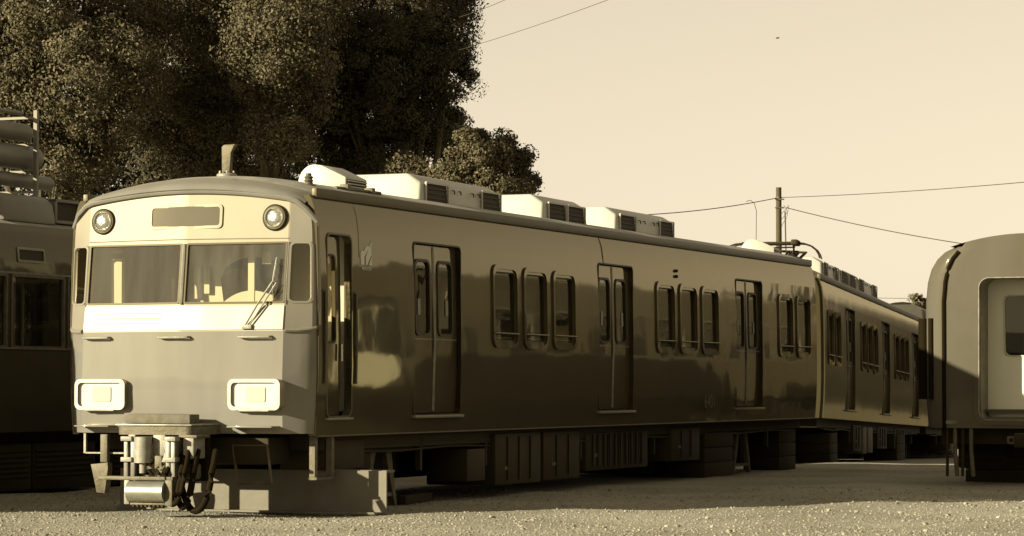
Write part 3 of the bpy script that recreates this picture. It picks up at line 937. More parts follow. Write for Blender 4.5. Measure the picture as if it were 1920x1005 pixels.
cpart(lambda m: m.box(0.20, 0.40, -0.86, -0.58, 0.70, 0.73, 0.008), 'buffer_cap', 'mid_steel')
for x in (-0.46, -0.385, 0.0, 0.055):
    cpart(lambda m: m.box(x, x + 0.045, -0.95, -0.86, 0.31, 0.715, 0.006), 'upright', 'trim')
for x, z in ((-0.48, 0.69), (-0.48, 0.49), (0.0, 0.69), (0.0, 0.49)):
    cpart(lambda m: m.box(x, x + 0.12, -0.98, -0.88, z - 0.02, z + 0.025, 0.006), 'bracket', 'light_steel')
cpart(lambda m: m.box(-0.72, 0.10, -0.99, -0.84, 0.295, 0.33, 0.006), 'cross_bar', 'mid_steel')
cpart(lambda m: m.tube([(-0.38, -0.96, 0.185), (0.02, -0.96, 0.185)], 0.105, 24), 'air_cylinder', 'stainless')
cpart(lambda m: m.box(-0.44, -0.38, -0.98, -0.9, 0.06, 0.32, 0.01), 'cylinder_bracket', 'light_steel')
cpart(lambda m: m.box(0.02, 0.10, -1.0, -0.9, 0.05, 0.30, 0.01), 'cylinder_bracket', 'mid_steel')
cpart(lambda m: m.box(-0.36, 0.02, -1.0, -0.9, 0.055, 0.078, 0.004), 'contact_strip', 'mid_steel')
for k in range(8):
    cpart(lambda m: m.box(-0.33 + 0.045 * k, -0.31 + 0.045 * k, -1.01, -0.93, 0.04, 0.062), 'contact_pin', 'black_steel')
cpart(lambda m: m.lathe([(0.05, 0), (0.05, 0.02), (0.025, 0.02), (0.025, 0.06), (0.012, 0.06)], (-0.15, -0.95, -0.0 + 0.02), n=10), 'drain_valve', 'mid_steel')
cpart(lambda m: m.box(-0.50, 0.42, -0.62, -0.52, 0.28, 0.70, 0.02), 'coupler_gap_dark', 'hose_rubber')  # black backing sheet: shade in the gaps put into the colour
for k in range(5):
    cpart(lambda m: m.box(-0.42 + 0.09 * k, -0.37 + 0.10 * k, -0.9, -0.8, 0.40 + 0.05 * (k % 3), 0.47 + 0.06 * (k % 2), 0.01), 'valve_block', ['mid_steel', 'black_steel', 'trim'][k % 3])
for k in range(14):
    a = random.uniform(-0.36, 0.0)
    cpart(lambda m: m.tube([(a, -0.86, 0.34), (a + random.uniform(-.06, .06), -0.9, 0.40), (a + random.uniform(-.05, .08), -0.85, 0.47)], random.uniform(0.012, 0.028), 8), 'pipe', random.choice(['mid_steel', 'light_steel', 'black_steel']))
for k, (x0, x1, zb, r, yy) in enumerate(((0.09, 0.27, 0.07, 0.034, -0.93), (0.17, 0.38, 0.04, 0.034, -0.9), (0.22, 0.56, 0.0, 0.032, -0.86), (0.13, 0.33, 0.08, 0.024, -0.98))):
    xm = (x0 + x1) / 2; rad = (x1 - x0) / 2
    pts = [(x0 + 0.02, yy + 0.16, 0.52), (x0 + 0.005, yy + 0.05, 0.42)]
    for q in range(15):
        t = PI + PI * q / 14
        pts.append((xm + rad * math.cos(t), yy + 0.02 * math.sin(2 * t), 0.36 + (0.36 - zb) * math.sin(t)))
    pts += [(x1 - 0.005, yy + 0.05, 0.44), (x1 - 0.03, yy + 0.15, 0.58)]
    cpart(lambda m: m.tube(pts, r, 10), 'hose', 'hose_rubber')
cpart(lambda m: m.box(0.02, 0.34, -0.7, -0.45, 0.30, 0.45, 0.02), 'coupler_box', 'mid_steel')
# small ironwork at both ends below the apron
MB().box(-1.10, -0.52, -0.20, -0.17, 0.525, 0.54).build('apron_rail', 'light_steel', car)
MB().box(-1.12, -1.095, -0.20, -0.17, 0.53, 0.73).build('apron_hanger', 'light_steel', car)
o = MB().box(-0.90, -0.82, -0.25, -0.19, 0.44, 0.72, 0.006).build('rail_guard', 'mid_steel', car)
MB().prism([(-1.0, 0.42), (-0.80, 0.44), (-0.80, 0.38), (-0.83, 0.13), (-0.93, 0.14), (-0.97, 0.35)], 'y', -0.27, -0.18, 0.006).build('guard_shoe', 'mid_steel', o)
MB().box(-0.58, -0.50, -0.25, -0.19, 0.25, 0.72, 0.006).build('hose_hanger', 'light_steel', car)
MB().box(-0.50, -0.30, -0.25, -0.15, 0.60, 0.70, 0.01).build('junction_box', 'mid_steel', car)
fr = MB()
for (a, b) in (((0.52, 0.62), (0.58, 0.24)), ((0.58, 0.24), (0.95, 0.25)), ((0.95, 0.25), (0.90, 0.62)), ((0.52, 0.62), (0.90, 0.62))):
    fr.tube([(a[0], -0.12, a[1]), (b[0], -0.12, b[1])], 0.014, 6)
fr.build('step_frame', 'mid_steel', car)
st = MB()
st.box(1.26, 1.32, 0.08, 0.14, 0.30, 0.72); st.box(1.26, 1.32, 0.46, 0.52, 0.30, 0.72); st.box(1.22, 1.34, 0.08, 0.52, 0.28, 0.305)
st.build('crew_step', 'mid_steel', car)
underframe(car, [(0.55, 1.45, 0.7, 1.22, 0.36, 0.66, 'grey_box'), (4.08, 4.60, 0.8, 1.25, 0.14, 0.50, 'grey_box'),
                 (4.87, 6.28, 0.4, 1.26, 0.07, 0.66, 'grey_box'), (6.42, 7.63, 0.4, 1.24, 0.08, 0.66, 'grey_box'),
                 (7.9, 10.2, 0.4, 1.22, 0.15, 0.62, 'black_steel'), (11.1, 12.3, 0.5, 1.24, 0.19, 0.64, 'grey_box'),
                 (4.3, 12.0, -1.2, -0.5, 0.1, 0.62, 'black_steel'), (0.95, 1.6, -1.25, 0.65, 0.16, 0.66, 'black_steel'), (1.7, 4.0, -1.0, 0.45, 0.24, 0.66, 'black_steel'),  # this row and the next: dark boxes added to block lit ground beyond
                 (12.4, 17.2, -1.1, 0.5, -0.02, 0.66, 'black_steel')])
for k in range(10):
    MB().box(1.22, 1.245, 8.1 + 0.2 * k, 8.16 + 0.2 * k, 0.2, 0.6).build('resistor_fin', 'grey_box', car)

# ---- yard things under the car: timber block on the shelf, steel beam, trestles and blocks that carry it
def car_pt(v, u, z=0.0):
    return R1 + LT * v + AX * u + Vector((0, 0, z))
def prop(name, label, cat, v, u, z=-0.07, group=None, rz=0.0):
    o = empty(name, car_pt(v, u, z), -PHI + rz); return tag(o, label, cat, group)

b_ = MB().prism([(-0.40, 0.0), (0.30, 0.0), (0.30, 0.09), (-0.38, 0.095), (-0.45, 0.05)], 'y', -0.10, 0.10, 0.006).build('timber_block', 'wood')
b_.location = car_pt(0.0, -0.5, 0.834); b_.rotation_euler = (0, 0, -PHI)
tag(b_, 'worn timber block lying on the shelf above the coupler', 'timber')

bm_ = prop('steel_beam', 'wide steel beam standing on the gravel under the cab front', 'beam', 0.345, 0.62)
MB().box(-1.505, 1.505, -0.012, 0.012, 0.02, 0.43).build('web', 'plate_steel', bm_)
MB().box(-1.505, 1.44, -0.09, 0.10, 0.0, 0.022, 0.003).build('bottom_flange', 'plate_steel', bm_)
MB().box(-1.3, 1.50, 0.014, 0.20, 0.41, 0.435, 0.003).build('top_flange', 'plate_steel', bm_)
for x in (-0.9, 0.15, 0.62):
    MB().box(x, x + 0.02, 0.014, 0.16, 0.022, 0.41).build('stiffener', 'plate_steel', bm_)

def trestle(label, v, u, grp):
    t = prop('trestle', label, 'trestle', v, u, -0.07, grp)
    for s in (-1, 1):
        MB().prism([(s * 0.10, 0.66), (s * 0.24, 0.66), (s * 0.42, 0.0), (s * 0.36, 0.0), (s * 0.20, 0.38)], 'x', -0.03, 0.03).build('leg', 'mid_steel', t)
    MB().box(-0.09, 0.09, -0.30, 0.30, 0.62, 0.77, 0.01).build('top_beam', 'mid_steel', t)
    MB().box(-0.02, 0.02, -0.30, 0.30, 0.10, 0.14).build('tie_bar', 'mid_steel', t)
trestle('steel trestle with splayed legs under the near end of the middle railcar', 0.98, 2.3, 'trestles under the middle railcar')
trestle('steel trestle with splayed legs under the far end of the middle railcar', 1.0, 14.9, 'trestles under the middle railcar')
def pier(label, v, u, wx, ly, h, m='concrete', g='support blocks under the railcars'):
    t = prop('support_block', label, 'block', v, u, fall(car_pt(v, u).y), g)
    n = 3
    for k in range(n):
        e = 0.02 * random.random()
        MB().box(-wx / 2 + e, wx / 2 - e, -ly / 2 + e, ly / 2 - e, h * k / n + 0.001, h * (k + 1) / n - 0.004, 0.012).build('layer', m, t)
mat('old_block', 0.009, 0.9, var=0.3, vscale=6, bump=0.004, bscale=30)
pier('stacked dark support block under the door at the cab end', 1.05, 1.55, 0.30, 0.30, 0.625, 'old_block')
pier('stacked dark support block under the rear doors of the middle railcar', 0.95, 13.15, 0.6, 1.3, 0.625, 'old_block')
pier('stacked dark support block under the rear end of the middle railcar', 0.9, 16.7, 0.6, 0.9, 0.625, 'old_block')
MB_ = MB().box(-0.06, 0.06, -0.55, 0.55, 0.0, 0.09, 0.008)
o = MB_.build('timber_sleeper', 'old_block'); o.location = car_pt(0.95, 3.3, -0.065); o.rotation_euler = (0, 0, -PHI + 0.15)
tag(o, 'dark timber lying on the ground beside the near trestle', 'timber')

# ================================================================== the second railcar behind it
PHI2 = math.radians(14.0); PITCH2 = math.radians(-1.25)
c0 = Vector((5.27, 48.2, -0.05))
L2 = Vector((math.cos(PHI2), -math.sin(PHI2), 0))
car2 = empty('railcar', c0 - L2 * 1.385, -PHI2, PITCH2)
tag(car2, 'second railcar behind the middle one, its side paler with narrow windows', 'railcar')
doors2 = [(LEN - b, LEN - a) for a, b in doors1][::-1]
wins2 = sorted(LEN - c for c in wins1)
CROWN[0] = 0.40
roof_shell(car2, False)
side(car2, PR, doors2, wins2, mt='worn_paint')
side(car2, PL, doors2, wins2, None, far=True, key='L')
end_wall(car2, 0.0, 0.05); end_wall(car2, LEN, -0.05)
interior(car2, False)
bg_ = MB().box(-0.55, 0.55, -0.30, 0.0, 0.85, 2.8, 0.05).build('gangway', 'rubber', car2)
for gear in (roof_vent(car2, 0.9, 0.10), roof_unit(car2, 5.3, 7.6, 'split'), roof_unit(car2, 7.85, 10.4, 'pair'), roof_unit(car2, 10.65, 14.0, 'split')):
    gear.location.z += 0.2
underframe(car2, [(5.0, 6.2, 0.4, 1.24, 0.15, 0.64, 'grey_box'), (6.6, 7.2, 0.6, 1.22, 0.1, 0.62, 'mid_steel'), (7.4, 8.2, 0.6, 1.22, 0.12, 0.62, 'mid_steel'),
                  (9.0, 10.6, 0.4, 1.22, 0.2, 0.64, 'grey_box'), (12.0, 14.0, 0.4, 1.22, 0.2, 0.64, 'black_steel'), (0.6, 17.0, -0.9, 0.35, -0.02, 0.66, 'black_steel')])  # the last, full-length box is added to block lit ground behind
# (roof gear of the second car)
# pantograph folded on its roof
pg = MB().box(-0.55, 0.55, 2.15, 3.95, 3.40, 3.44, 0.01).build('pantograph', 'black_steel', car2)
for x in (-0.5, 0.5):
    for y in (2.2, 3.9):
        MB().lathe([(0.05, 0), (0.07, 0.02), (0.045, 0.035), (0.065, 0.055), (0.04, 0.07), (0.04, 0.10)], (x, y, 3.30), n=12).build('insulator', 'mid_steel', pg)
for s in (-1, 1):
    MB().tube([(s * 0.48, 2.3, 3.45), (s * 0.30, 3.9, 3.55)], 0.022, 6).build('lower_arm', 'black_steel', pg)
    MB().tube([(s * 0.30, 3.9, 3.55), (s * 0.42, 3.0, 3.66)], 0.018, 6).build('upper_arm', 'black_steel', pg)
for y in (2.88, 3.14):
    pts = [(-0.50, y, 3.70), (0.50, y, 3.70)]
    MB().tube(pts, 0.026, 8).build('collector_bar', 'black_steel', pg)
    for s in (-1, 1):
        hp = [(s * 0.5, y, 3.70), (s * 0.62, y, 3.69), (s * 0.74, y, 3.65), (s * 0.84, y, 3.57), (s * 0.89, y, 3.49), (s * 0.91, y, 3.42)]
        MB().tube(hp, 0.016, 6).build('horn', 'black_steel', pg)
MB().box(0.40, 0.52, 2.8, 3.2, 3.66, 3.76, 0.02).build('head_pivot', 'black_steel', pg)
MB().tube([(-0.4, 3.0, 3.62), (0.45, 3.0, 3.63)], 0.016, 6).build('cross_tube', 'black_steel', pg)
for k in range(6):
    x = random.uniform(0.1, 0.5)
    MB().tube([(x, 3.1 + 0.12 * k, 3.44), (x + 0.1, 3.3 + 0.12 * k, 3.58), (x - 0.08, 3.5 + 0.1 * k, 3.60)], 0.02, 6).build('spring', 'black_steel', pg)
MB().lathe([(0.13, 0), (0.13, 0.04), (0.09, 0.05), (0.11, 0.09), (0.08, 0.11), (0.10, 0.15), (0.05, 0.19)], (0.30, 3.6, 3.33), n=16).build('arrester', 'mid_steel', pg)

pg.location.z += 0.19
CROWN[0] = 0.215
def pier2(label, v, u, wx, ly, h):
    p = car2.location + L2 * v + Vector((math.sin(PHI2), math.cos(PHI2), 0)) * u
    t = empty('support_block', (p.x, p.y, fall(p.y)), -PHI2)
    tag(t, label, 'block', 'support blocks under the railcars')
    for k in range(3):
        MB().box(-wx / 2 + .01 * k, wx / 2, -ly / 2, ly / 2 - .01 * k, h * k / 3 + 0.001, h * (k + 1) / 3 - 0.004, 0.012).build('layer', 'old_block', t)
pier2('stacked dark support block under the near end of the second railcar', 0.9, 2.2, 0.7, 1.0, 0.54)
pier2('stacked dark support block under the far end of the second railcar', 0.9, 13.0, 0.7, 1.6, 0.54)

# ================================================================== the railcar at the right edge
R3 = Vector((6.595, 36.5, 0))
car3 = empty('railcar', R3, -PHI)
tag(car3, 'railcar at the right edge with a recessed pale end panel and round shouldered roof', 'railcar')
H3 = [(0.6, 1.33), (0.66, 1.36), (1.0, 1.385), (1.9, 1.39), (2.3, 1.385), (2.55, 1.36), (2.72, 1.31), (2.85, 1.23), (2.94, 1.13), (3.0, 1.0), (3.2, 0.9)]
h3 = lambda w: hw(w, H3)
W3 = [0.66, 0.8, 1.0, 1.4, 1.9, 2.1, 2.3, 2.45, 2.55, 2.65, 2.72, 2.8, 2.85, 2.9, 2.94, 2.97, 3.0]
P3L = lambda u, w, d=0: (-h3(w) - d, u, w)
P3R = lambda u, w, d=0: (h3(w) + d, u, w)
w3 = [(1.6 + 1.75 * k, 2.9 + 1.75 * k, 1.66, 2.42) for k in range(9)]
for P in (P3L, P3R):
    ul = frange(0.3, 17.8, 1.2) + [x for h in w3 for x in h[:2]]
    MB().wall(P, ul, W3 + [1.66, 2.42], w3, 0.06).build('side_wall', 'end_paint', car3)
    for h in w3:
        o = MB().ring(P, (h[0] - .03, h[1] + .03, h[2] - .03, h[3] + .03), 0.08, 0.05, 0.06, 0.0, 0.015, -0.04).build('window', 'trim', car3)
        MB().pane(P, (h[0], h[1], h[2], h[3]), 0.06, -0.02).build('pane', 'window_glass', o)
def z3(v):
    return 3.0 + 0.16 * max(0, 1 - (v / 1.0) ** 2)
m = MB(); rows = [[m.bm.verts.new((s, u, z3(s))) for s in frange(-1, 1, 0.1)] for u in [0.0] + frange(0.3, 17.8, 1.5)]
for a, b in zip(rows, rows[1:]):
    for k in range(20):
        m.bm.faces.new((a[k], a[k + 1], b[k + 1], b[k])).smooth = True
m.build('roof', 'roof_paint', car3)
# end: flat centre with rounded corners, recess in the middle
def P3E(s, b, d=0):
    """s in -1.4..1.4 wraps from the side round the corner to the flat end"""
    a = abs(s); sg = 1 if s >= 0 else -1
    H = h3(min(b, 3.0))
    if b > 2.3:
        c = 1.10 * (H / 1.39)
    else:
        c = 1.10
    if a <= 1.1:
        return (s * c / 1.1, -d, b if b < 3.0 else 3.0 + (b - 3.0) / 0.1 * (z3(s * c / 1.1) - 3.0))
    t = (a - 1.1) / 0.3 * PI / 2
    return (sg * (c + (H - c) * math.sin(t)) + sg * d * math.sin(t), 0.30 * (1 - math.cos(t)) - d * math.cos(t), b if b < 3.0 else 3.0)
rc3 = (-0.70, 0.70, 0.70, 2.66)
sl3 = frange(-1.4, -1.1, 0.05) + frange(-1.1, 1.1, 0.2) + frange(1.1, 1.4, 0.05) + [-0.62, 0.62]
MB().wall(P3E, sl3, W3 + [0.78, 2.58, 3.1], [(-0.62, 0.62, 0.78, 2.58)], 0.05).build('end_wall', 'end_paint', car3)
MB().ring(P3E, rc3, 0.17, 0.07, 0.13, -0.002, 0.02, -0.02, seg=8).build('recess_frame', 'end_paint', car3)
MB().ring(P3E, (rc3[0] + 0.06, rc3[1] - 0.06, rc3[2] + 0.06, rc3[3] - 0.06), 0.13, 0.012, 0.12, 0.0, 0.026, -0.48, seg=8).build('recess_trim', 'trim', car3)
Pi = lambda a, b, d=0: (a - 0.04, 0.50 - d, b)
hole = (-0.36, 0.36, 1.60, 2.37)
o = MB().wall(Pi, [-0.70, -0.36, 0.36, 0.70], [0.70, 1.6, 2.37, 2.66], [hole], 0.04).build('end_door', 'old_cream', car3)
MB().ring(Pi, (-0.375, 0.375, 1.585, 2.385), 0.09, 0.016, 0.08, 0.0, 0.015, -0.02).build('window_frame', 'lamp_white', o)
MB().pane(Pi, hole, 0.07, -0.02).build('pane', 'window_glass', o)
MB().box(-0.66, 0.66, -0.01, 0.48, 0.72, 0.80).build('recess_sill', 'gutter', car3)
MB().box(-1.26, 1.26, 0.3, 17.6, 0.86, 0.9).build('floor', 'floor', car3)
MB().box(-1.15, 1.15, 0.3, 17.6, 2.85, 2.88).build('ceiling', 'interior', car3)
for x in (-0.25, -0.15, 0.1):
    MB().tube([(x, 1.2, 0.9), (x, 1.2, 2.1)], 0.03, 8).build('stanchion', 'interior', car3)
MB().wall(lambda a, b, d=0: (a, 2.4 - d, b), [-1.3, 1.3], [0.9, 2.85], [], 0.03).build('partition', 'dark_grille', car3)
MB().tube([P3E(-1.09, w_, 0.004) for w_ in W3 if w_ < 2.95], 0.026, 8).build('corner_pipe', 'hose_rubber', car3)
for x, s_ in ((-1.40, 0.22), (-1.27, 0.055)):
    m = MB(); m.tube([(x, s_, 1.03), (x, s_, 2.08)], 0.08 if x < -1.35 else 0.04, 12)
    m.build('folded_bellows', 'hose_rubber', car3)
o = MB().prism([(0.085 * math.cos(k * PI / 10), 0.735 + 0.026 * math.sin(k * PI / 10)) for k in range(20)], 'y', -0.012, 0.0)
o = o.build('maker_plate', 'trim', car3); o.location = (-1.0, 0, 0.0)
for k, x in enumerate((-1.06, -0.96, -0.86, -0.75)):
    MB().tube([(x, 0.05, 0.66), (x + 0.01, 0.0, 0.35), (x + 0.03 * (k % 2), 0.02, 0.04)], 0.028 if k % 2 else 0.02, 8).build('hose', 'mid_steel' if k % 2 else 'black_steel', car3)
MB().box(-1.2, 1.2, 0.3, 17.5, 0.45, 0.66).build('underframe', 'black_steel', car3)
MB().box(-0.12, 0.2, -0.35, 0.4, 0.42, 0.60, 0.02).build('coupler', 'black_steel', car3)
o = MB().ring(lambda a, b, d=0: (a, -0.02 - d, b), (-0.26, -0.16, 0.46, 0.56), 0.01, 0.025, 0.01, 0, 0.04, 0.0).build('socket', 'mid_steel', car3)
for k in range(6):
    MB().box(-1.15, -0.5, 1.0 + 2.7 * k, 2.9 + 2.7 * k, 0.12, 0.5, 0.02).build('underfloor_box', 'black_steel', car3)  # dark boxes added to block light coming through under the car
p = R3 + AX * 1.4 + LT * -0.55
t = empty('support_block', (p.x, p.y, -0.07), -PHI); tag(t, 'stacked dark support block under the end of the right railcar', 'block', 'support blocks under the railcars')
for k in range(3):
    MB().box(-0.5, 1.2, -0.4, 0.4, 0.172 * k + 0.001, 0.172 * k + 0.167, 0.012).build('layer', 'old_block', t)

# a like railcar added unseen behind it, to darken what the side paint mirrors
rear = copy_tree(car3)
rear.location = R3 + AX * 18.4
tag(rear, 'unseen railcar added behind the one at the right edge to darken reflections', 'railcar')

# a third car added unseen beyond the second, shading the ground mirrored there
CAR2B = copy_tree(car2)
ax2 = Vector((math.sin(PHI2) * math.cos(PITCH2), math.cos(PHI2) * math.cos(PITCH2), math.sin(PITCH2)))
CAR2B.location = car2.location + ax2 * 18.3
for ch in [k for k in COL.objects if k.parent == CAR2B and k.name.startswith(('pantograph', 'roof_ventilator'))]:
    for q in [k for k in COL.objects if k.parent == ch]:
        bpy.data.objects.remove(q)
    bpy.data.objects.remove(ch)
tag(CAR2B, 'unseen railcar added beyond the second one to shade the ground', 'railcar')

# ================================================================== the railcar at the left edge
U4 = -3.8
R4 = R1 + LT * (-5.72) + AX * U4
car4 = empty('railcar', R4, -PHI)
tag(car4, 'dark railcar in shade at the left edge, partly hidden by the cab', 'railcar')
H4 = [(0.5, 1.34), (0.66, 1.36), (1.2, 1.38), (2.5, 1.38), (2.8, 1.36), (3.0, 1.30), (3.12, 1.2), (3.3, 1.1)]
P4 = {1: (lambda u, w, d=0: (hw(w, H4) + d, u, w)), -1: (lambda u, w, d=0: (-hw(w, H4) - d, u, w))}
w4 = [(6.2, 7.27, 1.66, 2.50), (7.39, 8.55, 1.66, 2.50), (8.66, 9.6, 1.66, 2.50), (9.7, 10.8, 1.66, 2.5), (4.0, 6.1, 1.66, 2.5), (1.2, 3.6, 1.66, 2.5)]
w4 += [(11.0 + 1.3 * k, 12.1 + 1.3 * k, 1.66, 2.5) for k in range(4)]
for s in (1, -1):
    MB().wall(P4[s], frange(0, 16.5, 0.9) + [x for h in w4 for x in h[:2]], [0.66, 0.9, 1.2, 1.66, 2.0, 2.5, 2.7, 2.8, 2.9, 3.0, 3.06, 3.12], w4, 0.06).build('side_wall', 'old_paint', car4)
    for h in w4:
        o = MB().ring(P4[s], (h[0] - .02, h[1] + .02, h[2] - .02, h[3] + .02), 0.03, 0.035, 0.02, 0.0, 0.012, -0.03, seg=2).build('window', 'mid_steel', car4)
        MB().pane(P4[s], h, 0.02, -0.02, seg=2).build('pane', 'window_glass', o)
    for z in (1.645, 2.53):
        MB().box(*sorted((s * 1.378, s * 1.394)), 0.02, 16.4, z - 0.012, z + 0.012).build('trim_strip', 'trim', car4)
o = MB().ring(P4[1], (7.52, 8.13, 2.66, 2.84), 0.02, 0.03, 0.01, 0.0, 0.015, -0.02, seg=2).build('side_vent', 'trim', car4)
MB().slab(P4[1], (7.55, 8.10, 2.69, 2.81), 0.01, -0.004, 0.003, seg=2).build('vent_opening', 'dark_grille', o)
m = MB(); rows = [[m.bm.verts.new((s, u, 3.12 + 0.2 * (1 - (s / 1.2) ** 2))) for s in frange(-1.2, 1.2, 0.12)] for u in frange(0, 16.5, 1.6)]
for a, b in zip(rows, rows[1:]):
    for k in range(20):
        m.bm.faces.new((a[k], a[k + 1], b[k + 1], b[k])).smooth = True
m.build('roof', 'roof_paint', car4)
pts4 = [(hw(w_, H4) - 0.02, w_) for w_ in (0.66, 1.2, 2.5, 2.8, 3.0, 3.1)] + [(-hw(w_, H4) + 0.02, w_) for w_ in (3.1, 3.0, 2.8, 2.5, 1.2, 0.66)]
MB().prism(pts4, 'y', 0.02, 0.08).build('end_wall', 'old_paint', car4)
MB().prism(pts4, 'y', 16.4, 16.46).build('end_wall', 'old_paint', car4)
MB().box(-1.3, 1.3, 0.1, 16.3, 0.86, 0.9).build('floor', 'floor', car4)
for k in range(6):
    o = MB().box(0.25, 1.25, 1.5 + 2.3 * k, 1.95 + 2.3 * k, 0.9, 1.35, 0.04).build('seat', 'seat', car4)
    MB().box(0.25, 1.25, 1.95 + 2.3 * k, 2.05 + 2.3 * k, 1.0, 2.0, 0.05).build('seat_back', 'curtain', o)
for y in (7.7, 8.2, 8.4):
    MB().tube([(0.9, y, 0.9), (0.9, y, 2.6)], 0.02, 8).build('stanchion', 'interior', car4)
MB().box(0.2, 0.24, 7.9, 9.5, 0.9, 2.8).build('partition', 'interior_dark', car4)
MB().box(-1.15, 1.15, 0.4, 16.0, 0.5, 0.66).build('underframe', 'black_steel', car4)
for (a, b) in ((6.2, 7.2), (7.25, 8.1), (8.15, 9.6), (3.0, 5.6), (10, 12)):
    o = MB().box(-1.0, 1.22, a, b, -0.04, 0.52, 0.015).build('underfloor_box', 'black_steel', car4)  # carried down to the gravel to block lit ground behind
    for k in range(6):
        MB().box(1.218, 1.235, a + 0.05, b - 0.05, 0.12 + 0.06 * k, 0.14 + 0.06 * k).build('louvre', 'grey_box', o)
# roof unit with sloped cover and open grille box
cv = MB().prism([(0.05, 3.28), (1.08, 3.16), (1.02, 3.44), (0.90, 3.52), (0.05, 3.55)], 'y', 7.70, 8.90, 0.05)
for f in cv.bm.faces:
    f.smooth = True
o = cv.build('roof_cover', 'pipe_grey', car4)
gb = MB()
for (a, b, c, d) in ((8.94, 8.99, 3.2, 3.50), (9.55, 9.60, 3.2, 3.50), (8.94, 9.6, 3.46, 3.50), (8.94, 9.6, 3.2, 3.24)):
    gb.box(0.1, 1.02, a, b, c, d, 0.005)
o2 = gb.build('roof_grille_box', 'pipe_grey', car4)
MB().box(0.1, 0.98, 8.99, 9.55, 3.24, 3.46).build('grille_recess', 'dark_grille', o2)
for k in range(3):
    p = R4 + AX * (2.5 + 5.5 * k)
    t = empty('support_block', (p.x, p.y, -0.07), -PHI)
    tag(t, ['stacked dark support block under the near end of the left railcar', 'stacked dark support block under the middle of the left railcar', 'stacked dark support block under the far end of the left railcar'][k], 'block', 'support blocks under the railcars')
    for q in range(3):
        MB().box(-1.0, 1.0, -0.5, 0.5, 0.188 * q + 0.001, 0.188 * q + 0.183, 0.012).build('layer', 'old_block', t)

# pipes stacked on a rack over that roof
p4 = lambda v, u, z=0: R4 + LT * v + AX * u + Vector((0, 0, z))
def pipe(label, v, z, r, u1, u0=2.2):
    u1 += 1.8
    m = MB(); m.lathe([(r * 0.5, 0), (r * 0.9, 0.012), (r, 0.05), (r, u1 - u0 - 0.05), (r * 0.9, u1 - u0 - 0.012), (r * 0.5, u1 - u0)], (0, 0, 0), (0, 1, 0), 24)
    o = m.build('pipe', 'pipe_grey'); o.location = p4(v, u0, z); o.rotation_euler = (0, 0, -PHI)
    tag(o, label, 'pipe', 'pipes on the rack')
RK = 0.35
pipe('thin grey pipe lying along the top of the rack at left', RK, 4.60, 0.028, 7.45)
pipe('grey pipe of middle width, highest of the three thick ones on the rack', RK, 4.36, 0.115, 7.55)
pipe('thickest grey pipe in the middle of the rack at left', RK, 4.05, 0.155, 7.75)
pipe('lowest grey pipe on the rack, reaching farthest to the right', RK, 3.76, 0.09, 8.1)
pipe('grey pipe at the back of the rack, seen between the two thick ones', RK - 0.42, 4.25, 0.11, 7.3)
pipe('grey pipe low at the back of the rack over the roof cover', RK - 0.40, 3.85, 0.12, 7.3)
rk = empty('pipe_rack', p4(RK, 9.2, 3.31), -PHI); tag(rk, 'grey steel rack holding pipes above the left railcar roof', 'rack')
for y in (-6.2, 0.0):
    for x in (0.19, -0.62):
        MB().box(x, x + 0.05, y, y + 0.05, -0.08, 1.32).build('post', 'pipe_grey', rk)
    for z in (0.32, 0.575, 0.91, 1.25):
        MB().box(-0.60, 0.22, y + 0.052, y + 0.09, z - 0.03, z).build('crossbar', 'pipe_grey', rk)
MB().box(0.15, 0.22, -6.3, 0.3, -0.05, 0.0).build('base_rail', 'pipe_grey', rk)

# ================================================================== far things: utility pole, wires, bird, shed, trees
ZP = 118.0
def pix(x, y, Y):
    return Vector(((x - 960) / F_PX * Y, Y, 1.2 + (724 - y) / F_PX * Y))
pb = pix(1461, 724, ZP)
up_ = empty('utility_pole', (pb.x, ZP, fall(ZP))); tag(up_, 'round utility pole rising behind the railcar roofs', 'pole')
top = pix(1461, 351, ZP).z - fall(ZP)
MB().tube([(0, 0, 0), (0, 0, top * 0.5), (0, 0, top)], 0.15, 14, r1=0.115).build('pole_shaft', 'pole_wood', up_)
MB().lathe([(0.13, 0), (0.13, 0.06)], (0, 0, top - 0.45), n=14).build('band', 'mid_steel', up_)
MB().tube([(0.28, -0.1, top - 2.6), (0.25, -0.1, top - 1.0)], 0.03, 6).build('conduit', 'pole_wood', up_)
for k in range(3):
    pts = [(0.2 + 0.15 * math.sin(t * 0.5 + k) * (1 + 0.3 * k), -0.1, top - 0.75 - 0.11 * t) for t in range(9)]
    MB().tube(pts, 0.010, 5).build('loose_cable', 'wire', up_)
for z in (top - 0.5, top - 0.85):
    MB().box(-0.16, 0.22, -0.14, -0.10, z - 0.03, z + 0.03).build('bracket', 'mid_steel', up_)
def wire(label, pts, r, name='overhead_wire'):
    P_ = [Vector(p) for p in pts]
    o = MB().tube(P_, r, 5).build(name, 'wire'); tag(o, label, 'wire', 'overhead wires')
def sag(a, b, s, n=14):
    return [a + (b - a) * (k / n) + Vector((0, 0, -s * 4 * (k / n) * (1 - k / n))) for k in range(n + 1)]
wire('overhead wire running left from the utility pole towards the roofs', sag(pix(1457, 371, ZP), pix(1180, 404, ZP - 14), 0.12), 0.018)
wire('overhead wire running right from the utility pole and slightly up', sag(pix(1465, 370, ZP), pix(2050, 329, ZP - 22), 0.10), 0.014)
wire('sagging wire running right and down from the utility pole', sag(pix(1475, 389, ZP), pix(1990, 480, ZP - 8), 0.22), 0.018)
wire('loose wire hanging down beside the utility pole', [pix(1400, 377.5, ZP - 2), pix(1408, 375, ZP - 2), pix(1415, 381, ZP - 2), pix(1419, 395, ZP - 2), pix(1418, 470, ZP - 2)], 0.014)
wire('higher thin wire crossing the sky beside the big tree', sag(pix(860, 30, 50), pix(980, -18, 44), 0.02), 0.0045)
